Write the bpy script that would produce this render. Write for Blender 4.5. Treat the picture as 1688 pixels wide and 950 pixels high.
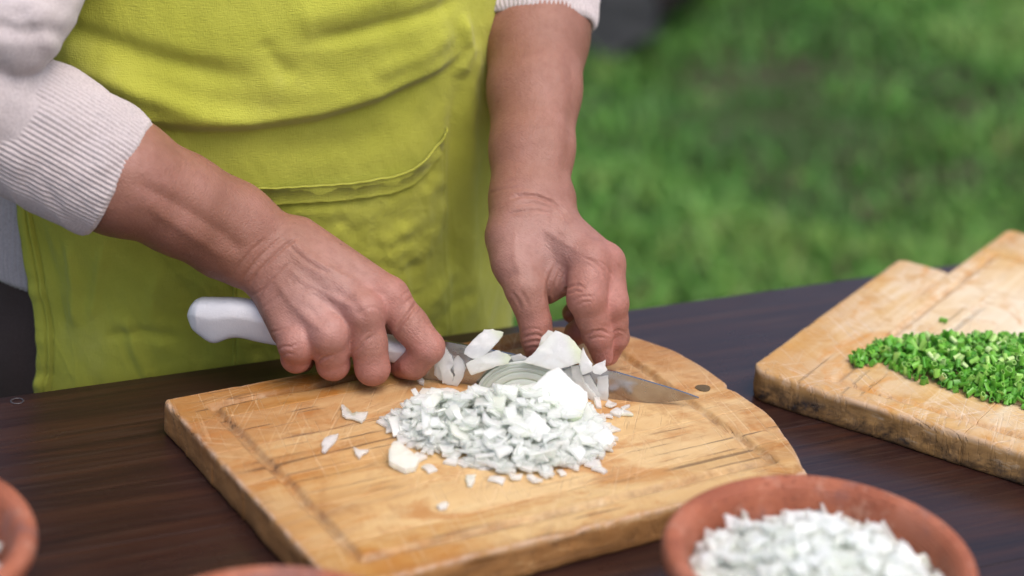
import bpy, math, random
import numpy as np
from mathutils import Vector, Matrix

# ------------------------------------------------------------------ camera, sky, sun, exposure
scene = bpy.context.scene
for o in list(bpy.data.objects):
    bpy.data.objects.remove(o)
TABLE_Z = 0.75
BOARD_TOP = 0.772
CAM_Z = BOARD_TOP + 0.564
PITCH, ROLL, LENS = math.radians(23.1), math.radians(3.5), 73.0
W, H = 1688.0, 950.0
FPX = W * LENS / 36.0
_f = np.array([0, math.cos(PITCH), -math.sin(PITCH)])
_r = np.array([1.0, 0, 0])
_u = np.cross(_r, _f)
RT = math.cos(ROLL) * _r + math.sin(ROLL) * _u
UP = -math.sin(ROLL) * _r + math.cos(ROLL) * _u
FW = _f
CAM = np.array([0, 0, CAM_Z])

cam_d = bpy.data.cameras.new('camera')
cam_d.lens = LENS
cam_d.sensor_width = 36
cam_d.clip_start = 0.02
cam_d.clip_end = 2000
cam_d.dof.use_dof = True
cam_d.dof.focus_distance = 1.275
cam_d.dof.aperture_fstop = 3.3
cam_o = bpy.data.objects.new('camera', cam_d)
M = Matrix(((RT[0], UP[0], -FW[0], CAM[0]), (RT[1], UP[1], -FW[1], CAM[1]), (RT[2], UP[2], -FW[2], CAM[2]), (0, 0, 0, 1)))
cam_o.matrix_world = M
scene.collection.objects.link(cam_o)
scene.camera = cam_o

SUN_EL, SUN_ROT = math.radians(64), math.radians(140)   # soft light from high up
wd = bpy.data.worlds.new('World')
scene.world = wd
wd.use_nodes = True
wn = wd.node_tree
bg = wn.nodes['Background']
sky = wn.nodes.new('ShaderNodeTexSky')
sky.sky_type = 'NISHITA'
sky.sun_disc = False
sky.sun_elevation = SUN_EL
sky.sun_rotation = SUN_ROT
sky.air_density = 1.0
sky.dust_density = 4.0
sky.ozone_density = 1.0
wn.links.new(sky.outputs[0], bg.inputs[0])
bg.inputs[1].default_value = 0.15
sun_d = bpy.data.lights.new('sun', 'SUN')
sun_d.energy = 1.5
sun_d.angle = math.radians(50)
sun_d.color = (1.0, 0.96, 0.9)
sun_o = bpy.data.objects.new('sun', sun_d)
sdir = Vector((math.sin(SUN_ROT) * math.cos(SUN_EL), math.cos(SUN_ROT) * math.cos(SUN_EL), math.sin(SUN_EL)))
sun_o.rotation_euler = sdir.to_track_quat('Z', 'Y').to_euler()
sun_o.location = (0, 0, 6)
scene.collection.objects.link(sun_o)
scene.view_settings.view_transform = 'Standard'
scene.view_settings.look = 'None'
scene.view_settings.exposure = 0.42
scene.view_settings.gamma = 1.0
scene.render.engine = 'CYCLES'
scene.cycles.max_bounces = 14
scene.cycles.diffuse_bounces = 10
scene.cycles.transmission_bounces = 8
scene.cycles.transparent_max_bounces = 24

# ------------------------------------------------------------------ helpers
COL = scene.collection
rng = np.random.default_rng(7)
random.seed(7)


def ray(px, py):
    return ((px - W / 2) / FPX) * RT - ((py - H / 2) / FPX) * UP + FW


def at_d(px, py, d):
    return CAM + ray(px, py) * d


def at_z(px, py, z):
    v = ray(px, py)
    return CAM + v * ((z - CAM_Z) / v[2])


def at_plane(px, py, p, n):
    v = ray(px, py)
    return CAM + v * (np.dot(p - CAM, n) / np.dot(v, n))


def to_px(P):
    Q = np.asarray(P) - CAM
    d = Q @ FW
    return np.stack([W / 2 + FPX * (Q @ RT) / d, H / 2 - FPX * (Q @ UP) / d], -1), d


def np_mesh(name, V, quads=None, tris=None, smooth=True):
    me = bpy.data.meshes.new(name)
    V = np.asarray(V, np.float32)
    parts = []
    starts = []
    n = 0
    for F, k in ((quads, 4), (tris, 3)):
        if F is not None and len(F):
            F = np.asarray(F, np.int32)
            parts.append(F.ravel())
            starts.append(np.arange(len(F)) * k + n)
            n += F.size
    loops = np.concatenate(parts)
    st = np.concatenate(starts)
    me.vertices.add(len(V))
    me.vertices.foreach_set('co', V.ravel())
    me.loops.add(len(loops))
    me.loops.foreach_set('vertex_index', loops.astype(np.int32))
    me.polygons.add(len(st))
    me.polygons.foreach_set('loop_start', st.astype(np.int32))
    me.update(calc_edges=True)
    me.validate()
    me.polygons.foreach_set('use_smooth', np.full(len(me.polygons), smooth))
    return me


def link(name, me, mat=None, parent=None, loc=None, rotz=None):
    o = bpy.data.objects.new(name, me)
    COL.objects.link(o)
    if mat is not None and me is not None:
        if len(me.materials) == 0:
            me.materials.append(mat)
    if parent is not None:
        o.parent = parent
    if loc is not None:
        o.location = loc
    if rotz is not None:
        o.rotation_euler = (0, 0, rotz)
    return o


def tag(o, label=None, cat=None, group=None, kind=None):
    if label:
        o['label'] = label
    if cat:
        o['category'] = cat
    if group:
        o['group'] = group
    if kind:
        o['kind'] = kind
    return o


def empty(name, label, cat, loc=(0, 0, 0), rotz=0.0, group=None):
    o = bpy.data.objects.new(name, None)
    o.empty_display_size = 0.02
    COL.objects.link(o)
    o.location = loc
    o.rotation_euler = (0, 0, rotz)
    return tag(o, label, cat, group)


def grid_faces(nu, nv, wrap_u=False, base=0, flip=False):
    """vertex index = base + j*nu + i ; i along u."""
    i = np.arange(nu if wrap_u else nu - 1)
    j = np.arange(nv - 1)
    I, J = np.meshgrid(i, j)
    I2 = (I + 1) % nu
    q = np.stack([J * nu + I, J * nu + I2, (J + 1) * nu + I2, (J + 1) * nu + I], -1).reshape(-1, 4) + base
    return q[:, ::-1] if flip else q


def smoothstep(a, b, x):
    t = np.clip((x - a) / (b - a), 0, 1)
    return t * t * (3 - 2 * t)


class VNoise:
    """cheap tileable value noise for geometry"""

    def __init__(self, seed):
        self.t = np.random.default_rng(seed).uniform(-1, 1, (64, 64))

    def __call__(self, x, y):
        x = np.asarray(x, float)
        y = np.asarray(y, float)
        xi = np.floor(x).astype(int)
        yi = np.floor(y).astype(int)
        fx = x - xi
        fy = y - yi
        fx = fx * fx * (3 - 2 * fx)
        fy = fy * fy * (3 - 2 * fy)
        a = self.t[xi % 64, yi % 64]
        b = self.t[(xi + 1) % 64, yi % 64]
        c = self.t[xi % 64, (yi + 1) % 64]
        d = self.t[(xi + 1) % 64, (yi + 1) % 64]
        return (a * (1 - fx) + b * fx) * (1 - fy) + (c * (1 - fx) + d * fx) * fy


def fbm(n, x, y, oct=4):
    s = 0
    a = 1.0
    for k in range(oct):
        s = s + a * n(x * 2 ** k + 11.3 * k, y * 2 ** k + 5.7 * k)
        a *= 0.5
    return s


def seg_dist(P, line):
    """distance of 2-D points to a polyline and parameter along it"""
    best = np.full(len(P), 1e9)
    tt = np.zeros(len(P))
    line = np.asarray(line, float)
    L = len(line) - 1
    for k in range(L):
        a = line[k]
        b = line[k + 1]
        ab = b - a
        t = np.clip(((P - a) @ ab) / max(ab @ ab, 1e-9), 0, 1)
        d = np.linalg.norm(P - a - t[:, None] * ab, axis=1)
        m = d < best
        best[m] = d[m]
        tt[m] = (k + t[m]) / L
    return best, tt


def in_poly(P, poly):
    poly = np.asarray(poly, float)
    x, y = P[:, 0], P[:, 1]
    inside = np.zeros(len(P), bool)
    j = len(poly) - 1
    for i in range(len(poly)):
        xi, yi = poly[i]
        xj, yj = poly[j]
        c = ((yi > y) != (yj > y)) & (x < (xj - xi) * (y - yi) / (yj - yi + 1e-12) + xi)
        inside ^= c
        j = i
    return inside


# ---- materials
class NT:
    def __init__(self, name):
        self.m = bpy.data.materials.new(name)
        self.m.use_nodes = True
        self.t = self.m.node_tree
        self.b = self.t.nodes['Principled BSDF']
        self.out = self.t.nodes['Material Output']

    def n(self, typ, **kw):
        nd = self.t.nodes.new('ShaderNode' + typ)
        for k, v in kw.items():
            if hasattr(nd, k) and not k.startswith('i_'):
                setattr(nd, k, v)
        return nd

    def s(self, nd, key, v):
        sock = nd.inputs[key]
        if hasattr(v, 'is_output') or isinstance(v, bpy.types.NodeSocket):
            self.t.links.new(v, sock)
        else:
            sock.default_value = v

    def coord(self, kind='Object', scale=(1, 1, 1), rot=(0, 0, 0), loc=(0, 0, 0)):
        tc = self.n('TexCoord')
        mp = self.n('Mapping')
        self.t.links.new(tc.outputs[kind], mp.inputs[0])
        if rot != (0, 0, 0):
            # turn first, stretch afterwards
            mp.vector_type = 'TEXTURE'
            scale = tuple(1.0 / k for k in scale)
        mp.inputs['Scale'].default_value = scale
        mp.inputs['Rotation'].default_value = rot
        mp.inputs['Location'].default_value = loc
        return mp.outputs[0]

    def noise(self, vec, scale, detail=4, rough=0.55, dist=0.0):
        nd = self.n('TexNoise')
        self.t.links.new(vec, nd.inputs['Vector'])
        nd.inputs['Scale'].default_value = scale
        nd.inputs['Detail'].default_value = detail
        nd.inputs['Roughness'].default_value = rough
        nd.inputs['Distortion'].default_value = dist
        return nd.outputs['Fac']

    def ramp(self, fac, stops, interp='LINEAR'):
        nd = self.n('ValToRGB')
        self.t.links.new(fac, nd.inputs[0])
        cr = nd.color_ramp
        cr.interpolation = interp
        while len(cr.elements) < len(stops):
            cr.elements.new(0.5)
        for e, (p, c) in zip(cr.elements, stops):
            e.position = p
            e.color = (c[0], c[1], c[2], 1) if not np.isscalar(c) else (c, c, c, 1)
        return nd.outputs[0]

    def mix(self, fac, a, b, mode='MIX'):
        nd = self.n('Mix', data_type='RGBA', blend_type=mode)
        self.s(nd, 0, fac)
        for k, v in ((6, a), (7, b)):
            if isinstance(v, (tuple, list)):
                nd.inputs[k].default_value = (v[0], v[1], v[2], 1)
            else:
                self.t.links.new(v, nd.inputs[k])
        return nd.outputs[2]

    def math(self, op, a, b=0.0, clamp=False):
        nd = self.n('Math', operation=op, use_clamp=clamp)
        self.s(nd, 0, a)
        self.s(nd, 1, b)
        return nd.outputs[0]

    def attr(self, name):
        nd = self.n('Attribute')
        nd.attribute_name = name
        return nd.outputs['Fac']

    def rnd(self):
        return self.n('ObjectInfo').outputs['Random']

    def bump(self, h, strength, dist=0.001, prev=None):
        nd = self.n('Bump')
        self.t.links.new(h, nd.inputs['Height'])
        nd.inputs['Strength'].default_value = strength
        nd.inputs['Distance'].default_value = dist
        if prev is not None:
            self.t.links.new(prev, nd.inputs['Normal'])
        return nd.outputs[0]

    def set(self, **kw):
        names = {'color': 'Base Color', 'rough': 'Roughness', 'normal': 'Normal', 'metal': 'Metallic', 'sss': 'Subsurface Weight',
                 'sssr': 'Subsurface Radius', 'ssss': 'Subsurface Scale', 'spec': 'Specular IOR Level', 'sheen': 'Sheen Weight',
                 'trans': 'Transmission Weight', 'coat': 'Coat Weight', 'coatr': 'Coat Roughness', 'ior': 'IOR'}
        for k, v in kw.items():
            if isinstance(v, (tuple, list)) and k == 'color':
                v = (v[0], v[1], v[2], 1)
            self.s(self.b, names[k], v)
        return self.m


def wood_mat(name, deep, mid, pale, edge, char=0.0, crackw=0.5, grime=(0.22, 0.13, 0.07), thr=0.60, worn=None):
    m = NT(name)
    oc = m.coord()
    st = m.coord(scale=(2.2, 34, 34))
    st2 = m.coord(scale=(9, 160, 160))
    rnd = m.rnd()
    # shift grain per plank
    add = m.n('VectorMath', operation='ADD')
    comb = m.n('CombineXYZ')
    m.s(comb, 0, m.math('MULTIPLY', rnd, 17.0))
    m.s(comb, 1, m.math('MULTIPLY', rnd, 5.0))
    m.t.links.new(st, add.inputs[0])
    m.t.links.new(comb.outputs[0], add.inputs[1])
    g1 = m.noise(add.outputs[0], 1.6, 6, 0.6, 0.6)
    g2 = m.noise(st2, 1.0, 3, 0.6)
    blot = m.noise(oc, 13.0, 5, 0.6, 0.4)
    blot2 = m.noise(oc, 42.0, 4, 0.65, 0.8)
    base = m.ramp(g1, [(0.30, deep), (0.5, mid), (0.68, pale)])
    base = m.mix(m.ramp(blot, [(0.40, 0.0), (0.62, 0.85)]), base, pale)
    base = m.mix(m.ramp(blot2, [(0.50, 0.0), (0.66, 0.65)]), base, deep)
    base = m.mix(m.math('MULTIPLY', m.ramp(g2, [(0.42, 0.0), (0.6, 1.0)]), 0.28), base, mid)
    if worn is not None:
        # the middle is scrubbed pale by use, the far corner is oiled and browner
        vd = m.n('VectorMath', operation='DISTANCE')
        m.t.links.new(m.coord(scale=(1, 1.35, 0)), vd.inputs[0])
        vd.inputs[1].default_value = (worn[0], worn[1] * 1.35, 0)
        wd_ = m.math('ADD', vd.outputs['Value'], m.math('MULTIPLY', m.math('SUBTRACT', blot, 0.5), 0.16))
        base = m.mix(m.ramp(wd_, [(0.04, 0.75), (0.15, 0.0)]), base, pale)
        base = m.mix(m.ramp(wd_, [(0.12, 0.0), (0.26, 0.75)]), base, deep)
    stain = m.ramp(m.noise(m.coord(loc=(2, 9, 4), scale=(16, 34, 16)), 1.0, 6, 0.7, 0.8), [(0.52, 0.0), (0.64, 0.55)])
    base = m.mix(stain, base, (deep[0] * 1.25, deep[1] * 1.0, deep[2] * 0.5))
    tone = m.n('HueSaturation')
    m.s(tone, 'Value', m.math('ADD', m.math('MULTIPLY', rnd, 0.14), 0.93))
    m.s(tone, 'Saturation', m.math('ADD', m.math('MULTIPLY', rnd, -0.12), 1.06))
    m.t.links.new(base, tone.inputs['Color'])
    base = tone.outputs[0]
    # knife scratches in several directions: pale hair lines
    hh = None
    for ang, sc in ((0.9, 1.0), (-0.6, 1.2), (1.35, 0.9), (0.25, 1.1)):
        v = m.coord(scale=(14 * sc, 460 * sc, 60), rot=(0, 0, ang))
        s = m.ramp(m.noise(v, 1.0, 2, 0.5), [(0.60, 0.0), (0.64, 1.0)])
        area = m.ramp(m.noise(m.coord(loc=(ang * 3, 1, 0)), 9.0, 2), [(0.42, 0.0), (0.58, 1.0)])
        s = m.math('MULTIPLY', s, area)
        base = m.mix(m.math('MULTIPLY', s, 0.24), base, (min(1, pale[0] * 1.15), pale[1] * 1.15, pale[2] * 1.3))
        hh = s if hh is None else m.math('MAXIMUM', hh, s)
    # dark cracks along the grain
    cv = m.coord(scale=(7.5, 210, 210), loc=(3, 7, 0))
    cr = m.ramp(m.noise(cv, 1.0, 3, 0.55, 0.3), [(thr, 0.0), (thr + 0.035, 1.0)])
    crarea = m.ramp(m.noise(m.coord(loc=(5, 2, 1)), 11.0, 2), [(0.49, 0.0), (0.60, 1.0)])
    cr = m.math('MULTIPLY', cr, crarea)
    base = m.mix(m.math('MULTIPLY', cr, crackw), base, (0.07, 0.035, 0.018))
    # groove grime and edge wear come as mesh attributes (they are dirt, not shade)
    gr = m.math('MULTIPLY', m.attr('groove'), m.ramp(m.noise(oc, 60, 4, 0.7), [(0.35, 0.08), (0.65, 0.58)]))
    base = m.mix(gr, base, m.ramp(m.noise(m.coord(loc=(7, 3, 0)), 38, 4, 0.65), [(0.4, (grime[0] * 0.55, grime[1] * 0.5, grime[2] * 0.6)), (0.52, grime), (0.66, (0.50, 0.40, 0.28))]))
    wl = m.math('MULTIPLY', m.attr('rim'), m.ramp(m.noise(oc, 75, 4, 0.7), [(0.40, 0.0), (0.58, 0.75)]))
    base = m.mix(wl, base, (0.60, 0.46, 0.36))
    ed = m.attr('edge')
    edn = m.ramp(m.noise(m.coord(scale=(14, 14, 60)), 2.2, 5, 0.65), [(0.3, (edge[0] * 0.55, edge[1] * 0.5, edge[2] * 0.45)), (0.6, edge), (0.8, pale)])
    base = m.mix(m.math('MULTIPLY', ed, 0.92), base, edn)
    if char > 0:
        ch = m.noise(m.coord(scale=(22, 22, 30)), 2.0, 6, 0.7, 0.5)
        chm = m.math('MULTIPLY', m.attr('char'), m.ramp(ch, [(0.40, 1.0), (0.60, 0.0)]))
        base = m.mix(m.math('MULTIPLY', chm, char), base, m.ramp(m.noise(oc, 130, 3, 0.7), [(0.4, (0.012, 0.011, 0.012)), (0.62, (0.040, 0.034, 0.036)), (0.8, (0.11, 0.075, 0.05))]))
    h = m.math('ADD', m.math('MULTIPLY', g2, 0.5), m.math('MULTIPLY', hh, -0.6))
    h = m.math('ADD', h, m.math('MULTIPLY', cr, -1.2))
    nrm = m.bump(h, 0.7, 0.0009)
    return m.set(color=base, rough=m.ramp(blot2, [(0.3, 0.42), (0.7, 0.62)]), normal=nrm, spec=0.35)

# ------------------------------------------------------------------ ground, grass, log
def mat_ground():
    m = NT('soil_and_moss')
    oc = m.coord()
    n1 = m.noise(oc, 1.7, 5, 0.6, 0.3)
    n2 = m.noise(oc, 9.0, 5, 0.65)
    c = m.ramp(n1, [(0.36, (0.055, 0.042, 0.032)), (0.5, (0.035, 0.06, 0.018)), (0.66, (0.03, 0.085, 0.018))])
    c = m.mix(m.ramp(n2, [(0.4, 0.0), (0.7, 0.6)]), c, (0.075, 0.058, 0.045))
    return m.set(color=c, rough=0.95, normal=m.bump(n2, 0.6, 0.02), spec=0.1)


def mat_grass():
    m = NT('grass_blades')
    v = m.attr('tone')
    c = m.ramp(v, [(0.0, (0.030, 0.112, 0.016)), (0.35, (0.064, 0.195, 0.027)), (0.7, (0.118, 0.270, 0.042)), (0.9, (0.20, 0.31, 0.07)), (1.0, (0.14, 0.1, 0.055))])
    return m.set(color=c, rough=0.5, spec=0.3, sss=0.0)


nz = VNoise(3)
gx = np.concatenate([[-900, -200, -60, -20], np.linspace(-8, 10, 73), [25, 70, 220, 900]])
gy = np.concatenate([[-900, -200, -50, -10], np.linspace(-3, 16, 77), [25, 60, 200, 900]])
GX, GY = np.meshgrid(gx, gy)


def ground_h(x, y):
    return 0.035 * nz(x * 0.9, y * 0.9) + 0.02 * nz(x * 2.3 + 9, y * 2.3)


GZ = ground_h(GX, GY)
me = np_mesh('ground', np.stack([GX, GY, GZ], -1).reshape(-1, 3), grid_faces(len(gx), len(gy)))
tag(link('ground', me, mat_ground()), kind='structure')


def build_grass():
    r = np.random.default_rng(11)
    n = 330000
    x = r.uniform(-3.2, 4.6, n)
    y = r.uniform(1.75, 8.6, n)
    cl = fbm(VNoise(21), x * 1.5, y * 1.5, 3)
    cl2 = fbm(VNoise(22), x * 5.0, y * 5.0, 3)
    keep = r.uniform(-1.3, 1.0, n) < (0.20 + 0.85 * cl + 0.40 * cl2)
    x, y, cl, cl2 = x[keep], y[keep], cl[keep], cl2[keep]
    n = len(x)
    z = ground_h(x, y)
    hgt = (0.026 + 0.022 * r.random(n)) * (1 + 0.3 * cl2 + 0.3 * cl)
    hgt = np.clip(hgt, 0.015, 0.14)
    wid = 0.0028 + 0.003 * r.random(n)
    broad = r.random(n) < 0.06
    wid = np.where(broad, wid * 3.0, wid)
    a = r.uniform(0, 6.283, n)
    lean = r.uniform(0.2, 1.1, n) * hgt
    b = a + 1.57 + r.normal(0, 0.5, n)
    dx, dy = np.cos(a) * wid, np.sin(a) * wid
    lx, ly = np.cos(b) * lean, np.sin(b) * lean
    base = np.stack([x, y, z - 0.004], -1)
    D = np.stack([dx, dy, 0 * dx], -1)
    Lm = np.stack([lx * 0.35, ly * 0.35, hgt * 0.62], -1)
    Lt = np.stack([lx, ly, hgt * np.where(broad, 0.6, 0.95)], -1)
    V = np.stack([base - D, base + D, base + Lm + D * 0.85, base + Lm - D * 0.85, base + Lt], 1).reshape(-1, 3)
    k = np.arange(n) * 5
    Q = np.stack([k, k + 1, k + 2, k + 3], -1)
    T = np.stack([k + 3, k + 2, k + 4], -1)
    me = np_mesh('grass', V, Q, T)
    tone = np.clip(0.48 + 0.24 * cl2 + 0.26 * cl + r.normal(0, 0.13, n) + 0.12 * broad, 0, 0.93)
    tone = np.where(r.random(n) < 0.035, 1.0, tone)
    at = me.attributes.new('tone', 'FLOAT', 'POINT')
    at.data.foreach_set('value', np.repeat(tone, 5).astype(np.float32))
    o = link('grass', me, mat_grass())
    tag(o, 'short green lawn grass with bare brown patches behind the table', 'grass', kind='stuff')


build_grass()


def mat_bark():
    m = NT('weathered_bark')
    oc = m.coord(scale=(1.5, 9, 9))
    n1 = m.noise(oc, 3.0, 6, 0.7, 0.6)
    c = m.ramp(n1, [(0.35, (0.008, 0.007, 0.007)), (0.55, (0.020, 0.016, 0.016)), (0.75, (0.045, 0.033, 0.030))])
    return m.set(color=c, rough=0.9, normal=m.bump(n1, 0.9, 0.02), spec=0.05)


def mat_cutwood():
    m = NT('grey_cut_wood')
    n1 = m.noise(m.coord(scale=(9, 9, 9)), 3.0, 5, 0.6, 0.8)
    c = m.ramp(n1, [(0.3, (0.05, 0.047, 0.05)), (0.7, (0.10, 0.094, 0.10))])
    return m.set(color=c, rough=0.85, normal=m.bump(n1, 0.4, 0.01))


def build_log():
    a = at_z(1000, 22, 0.09)
    b = at_z(1110, -70, 0.09)
    ax = (b - a) / np.linalg.norm(b - a)
    ang = math.atan2(ax[1], ax[0])
    root = empty('fallen_log', 'dark weathered log with a grey cut end lying on the grass behind the arm', 'log', (a[0], a[1], 0.0), ang)
    nu, nv = 48, 40
    n1 = VNoise(41)
    L = float(np.linalg.norm(b - a)) + 0.5
    T, S = np.meshgrid(np.linspace(0, 2 * np.pi, nu, endpoint=False), np.linspace(0, 1, nv))
    R = 0.125 * (1 + 0.10 * n1(T * 2.5, S * 9) + 0.06 * n1(T * 7, S * 22)) * (1 - 0.12 * S)
    R[-1] *= 0.02
    V = np.stack([S * L, R * np.cos(T), 0.12 + R * np.sin(T) * 0.95], -1).reshape(-1, 3)
    link('trunk', np_mesh('log_trunk', V, grid_faces(nu, nv, True)), mat_bark(), root)
    # sawn end with a few rings
    rings = 6
    T, S = np.meshgrid(np.linspace(0, 2 * np.pi, nu, endpoint=False), np.linspace(1.0, 0.01, rings))
    R0 = R[0][None, :] * S * 0.99
    V = np.stack([-0.004 + 0.006 * n1(T, S * 14), R0 * np.cos(T), 0.12 + R0 * np.sin(T) * 0.95], -1).reshape(-1, 3)
    link('cut_end', np_mesh('log_end', V, grid_faces(nu, rings, True, flip=True)), mat_cutwood(), root)


build_log()

# ------------------------------------------------------------------ table
EDGE0 = np.array([-0.17213, 1.22073, TABLE_Z])
TANG = math.radians(26.3)
TDIR = np.array([math.cos(TANG), math.sin(TANG), 0])
TBACK = np.array([-math.sin(TANG), math.cos(TANG), 0])


def mat_table():
    m = NT('dark_stained_table_wood')
    rnd = m.rnd()
    add = m.n('VectorMath', operation='ADD')
    comb = m.n('CombineXYZ')
    m.s(comb, 0, m.math('MULTIPLY', rnd, 9.0))
    m.t.links.new(m.coord(scale=(2.6, 58, 58)), add.inputs[0])
    m.t.links.new(comb.outputs[0], add.inputs[1])
    g1 = m.noise(add.outputs[0], 1.5, 6, 0.62, 0.9)
    g2 = m.noise(m.coord(scale=(14, 330, 330)), 1.0, 3, 0.6)
    c = m.ramp(g1, [(0.3, (0.015, 0.0060, 0.0060)), (0.52, (0.028, 0.0105, 0.008)), (0.72, (0.048, 0.018, 0.011))])
    c = m.mix(m.math('MULTIPLY', m.ramp(g2, [(0.5, 0.0), (0.7, 1.0)]), 0.5), c, (0.05, 0.028, 0.022))
    dust = m.noise(m.coord(), 900.0, 2, 0.5)
    c = m.mix(m.math('MULTIPLY', m.ramp(dust, [(0.66, 0.0), (0.72, 1.0)]), 0.35), c, (0.13, 0.10, 0.09))
    sm = m.noise(m.coord(), 7.0, 4, 0.6)
    h = m.math('ADD', m.math('MULTIPLY', g2, 0.7), m.math('MULTIPLY', g1, 0.3))
    return m.set(color=c, rough=m.ramp(sm, [(0.3, 0.24), (0.7, 0.36)]), normal=m.bump(h, 0.20, 0.0006), spec=0.48)


def rounded_slab(x0, x1, y0, y1, z0, z1, r=0.002):
    """box with small rounded edges; returns verts, quads"""
    prof = [(r, z0, ), (0, z0 + r), (0, z1 - r), (r * 0.3, z1 - r * 0.3), (r, z1)]
    V = []
    for (i, z) in prof:
        V += [(x0 + i, y0 + i, z), (x1 - i, y0 + i, z), (x1 - i, y1 - i, z), (x0 + i, y1 - i, z)]
    Q = []
    for k in range(len(prof) - 1):
        for j in range(4):
            Q.append((k * 4 + j, k * 4 + (j + 1) % 4, (k + 1) * 4 + (j + 1) % 4, (k + 1) * 4 + j))
    Q.append((3, 2, 1, 0))
    t = (len(prof) - 1) * 4
    Q.append((t, t + 1, t + 2, t + 3))
    return np.array(V), np.array(Q)


def build_table():
    root = empty('table', 'dark brown wooden garden table with long grain under the boards and bowls', 'table', (EDGE0[0], EDGE0[1], 0), TANG)
    mt = mat_table()
    ys = [0.0, -0.1962, -0.380, -0.560, -0.73]
    for k in range(4):
        g = 0.0002
        V, Q = rounded_slab(-0.78, 0.98, ys[k + 1] + g, ys[k] - g, TABLE_Z - 0.028, TABLE_Z, 0.00025)
        link('plank', np_mesh('table_plank', V, Q, smooth=False), mt, root)
    for x in (-0.72, 0.92):
        for y in (-0.05, -0.68):
            V, Q = rounded_slab(x - 0.03, x + 0.03, y - 0.03, y + 0.03, 0.0, TABLE_Z - 0.0282, 0.003)
            link('leg', np_mesh('table_leg', V, Q, smooth=False), mt, root)
    for (x0, x1, y0, y1) in ((-0.689, 0.889, -0.062, -0.038), (-0.689, 0.889, -0.692, -0.668)):
        V, Q = rounded_slab(x0, x1, y0, y1, TABLE_Z - 0.10, TABLE_Z - 0.0283, 0.002)
        link('rail', np_mesh('table_rail', V, Q, smooth=False), mt, root)
    # little round plug ring near the far edge
    p = at_z(25, 655, TABLE_Z)
    l = np.array([np.dot(p - EDGE0, TDIR), min(-0.006, np.dot(p - EDGE0, TBACK)), TABLE_Z])
    nu = 24
    V = []
    for (rad, dz) in ((0.0031, 0.0002), (0.0034, 0.0006), (0.0041, 0.0006), (0.0044, 0.0002)):
        for k in range(nu):
            a = 2 * math.pi * k / nu
            V.append((l[0] + rad * math.cos(a), l[1] - 0.002 + rad * math.sin(a), TABLE_Z + dz))
    pm = NT('plug_ring')
    pm.set(color=(0.05, 0.04, 0.045), rough=0.5)
    link('screw_plug', np_mesh('screw_plug', V, grid_faces(nu, 4, True)), pm.m, root)


build_table()

# ------------------------------------------------------------------ chopping boards
def axis_lines(a, b, step, r, fine_a=True, fine_b=True):
    f = r * np.array([0.0, 0.06, 0.18, 0.36, 0.6, 0.85])
    n = max(2, int(round((b - a - 2 * r) / step)))
    mid = np.linspace(a + r, b - r, n + 1)
    out = [a + f if fine_a else np.linspace(a, a + r, 3)[:-1], mid, (b - f)[::-1] if fine_b else np.linspace(b - r, b, 3)[1:]]
    return np.concatenate(out)


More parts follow.
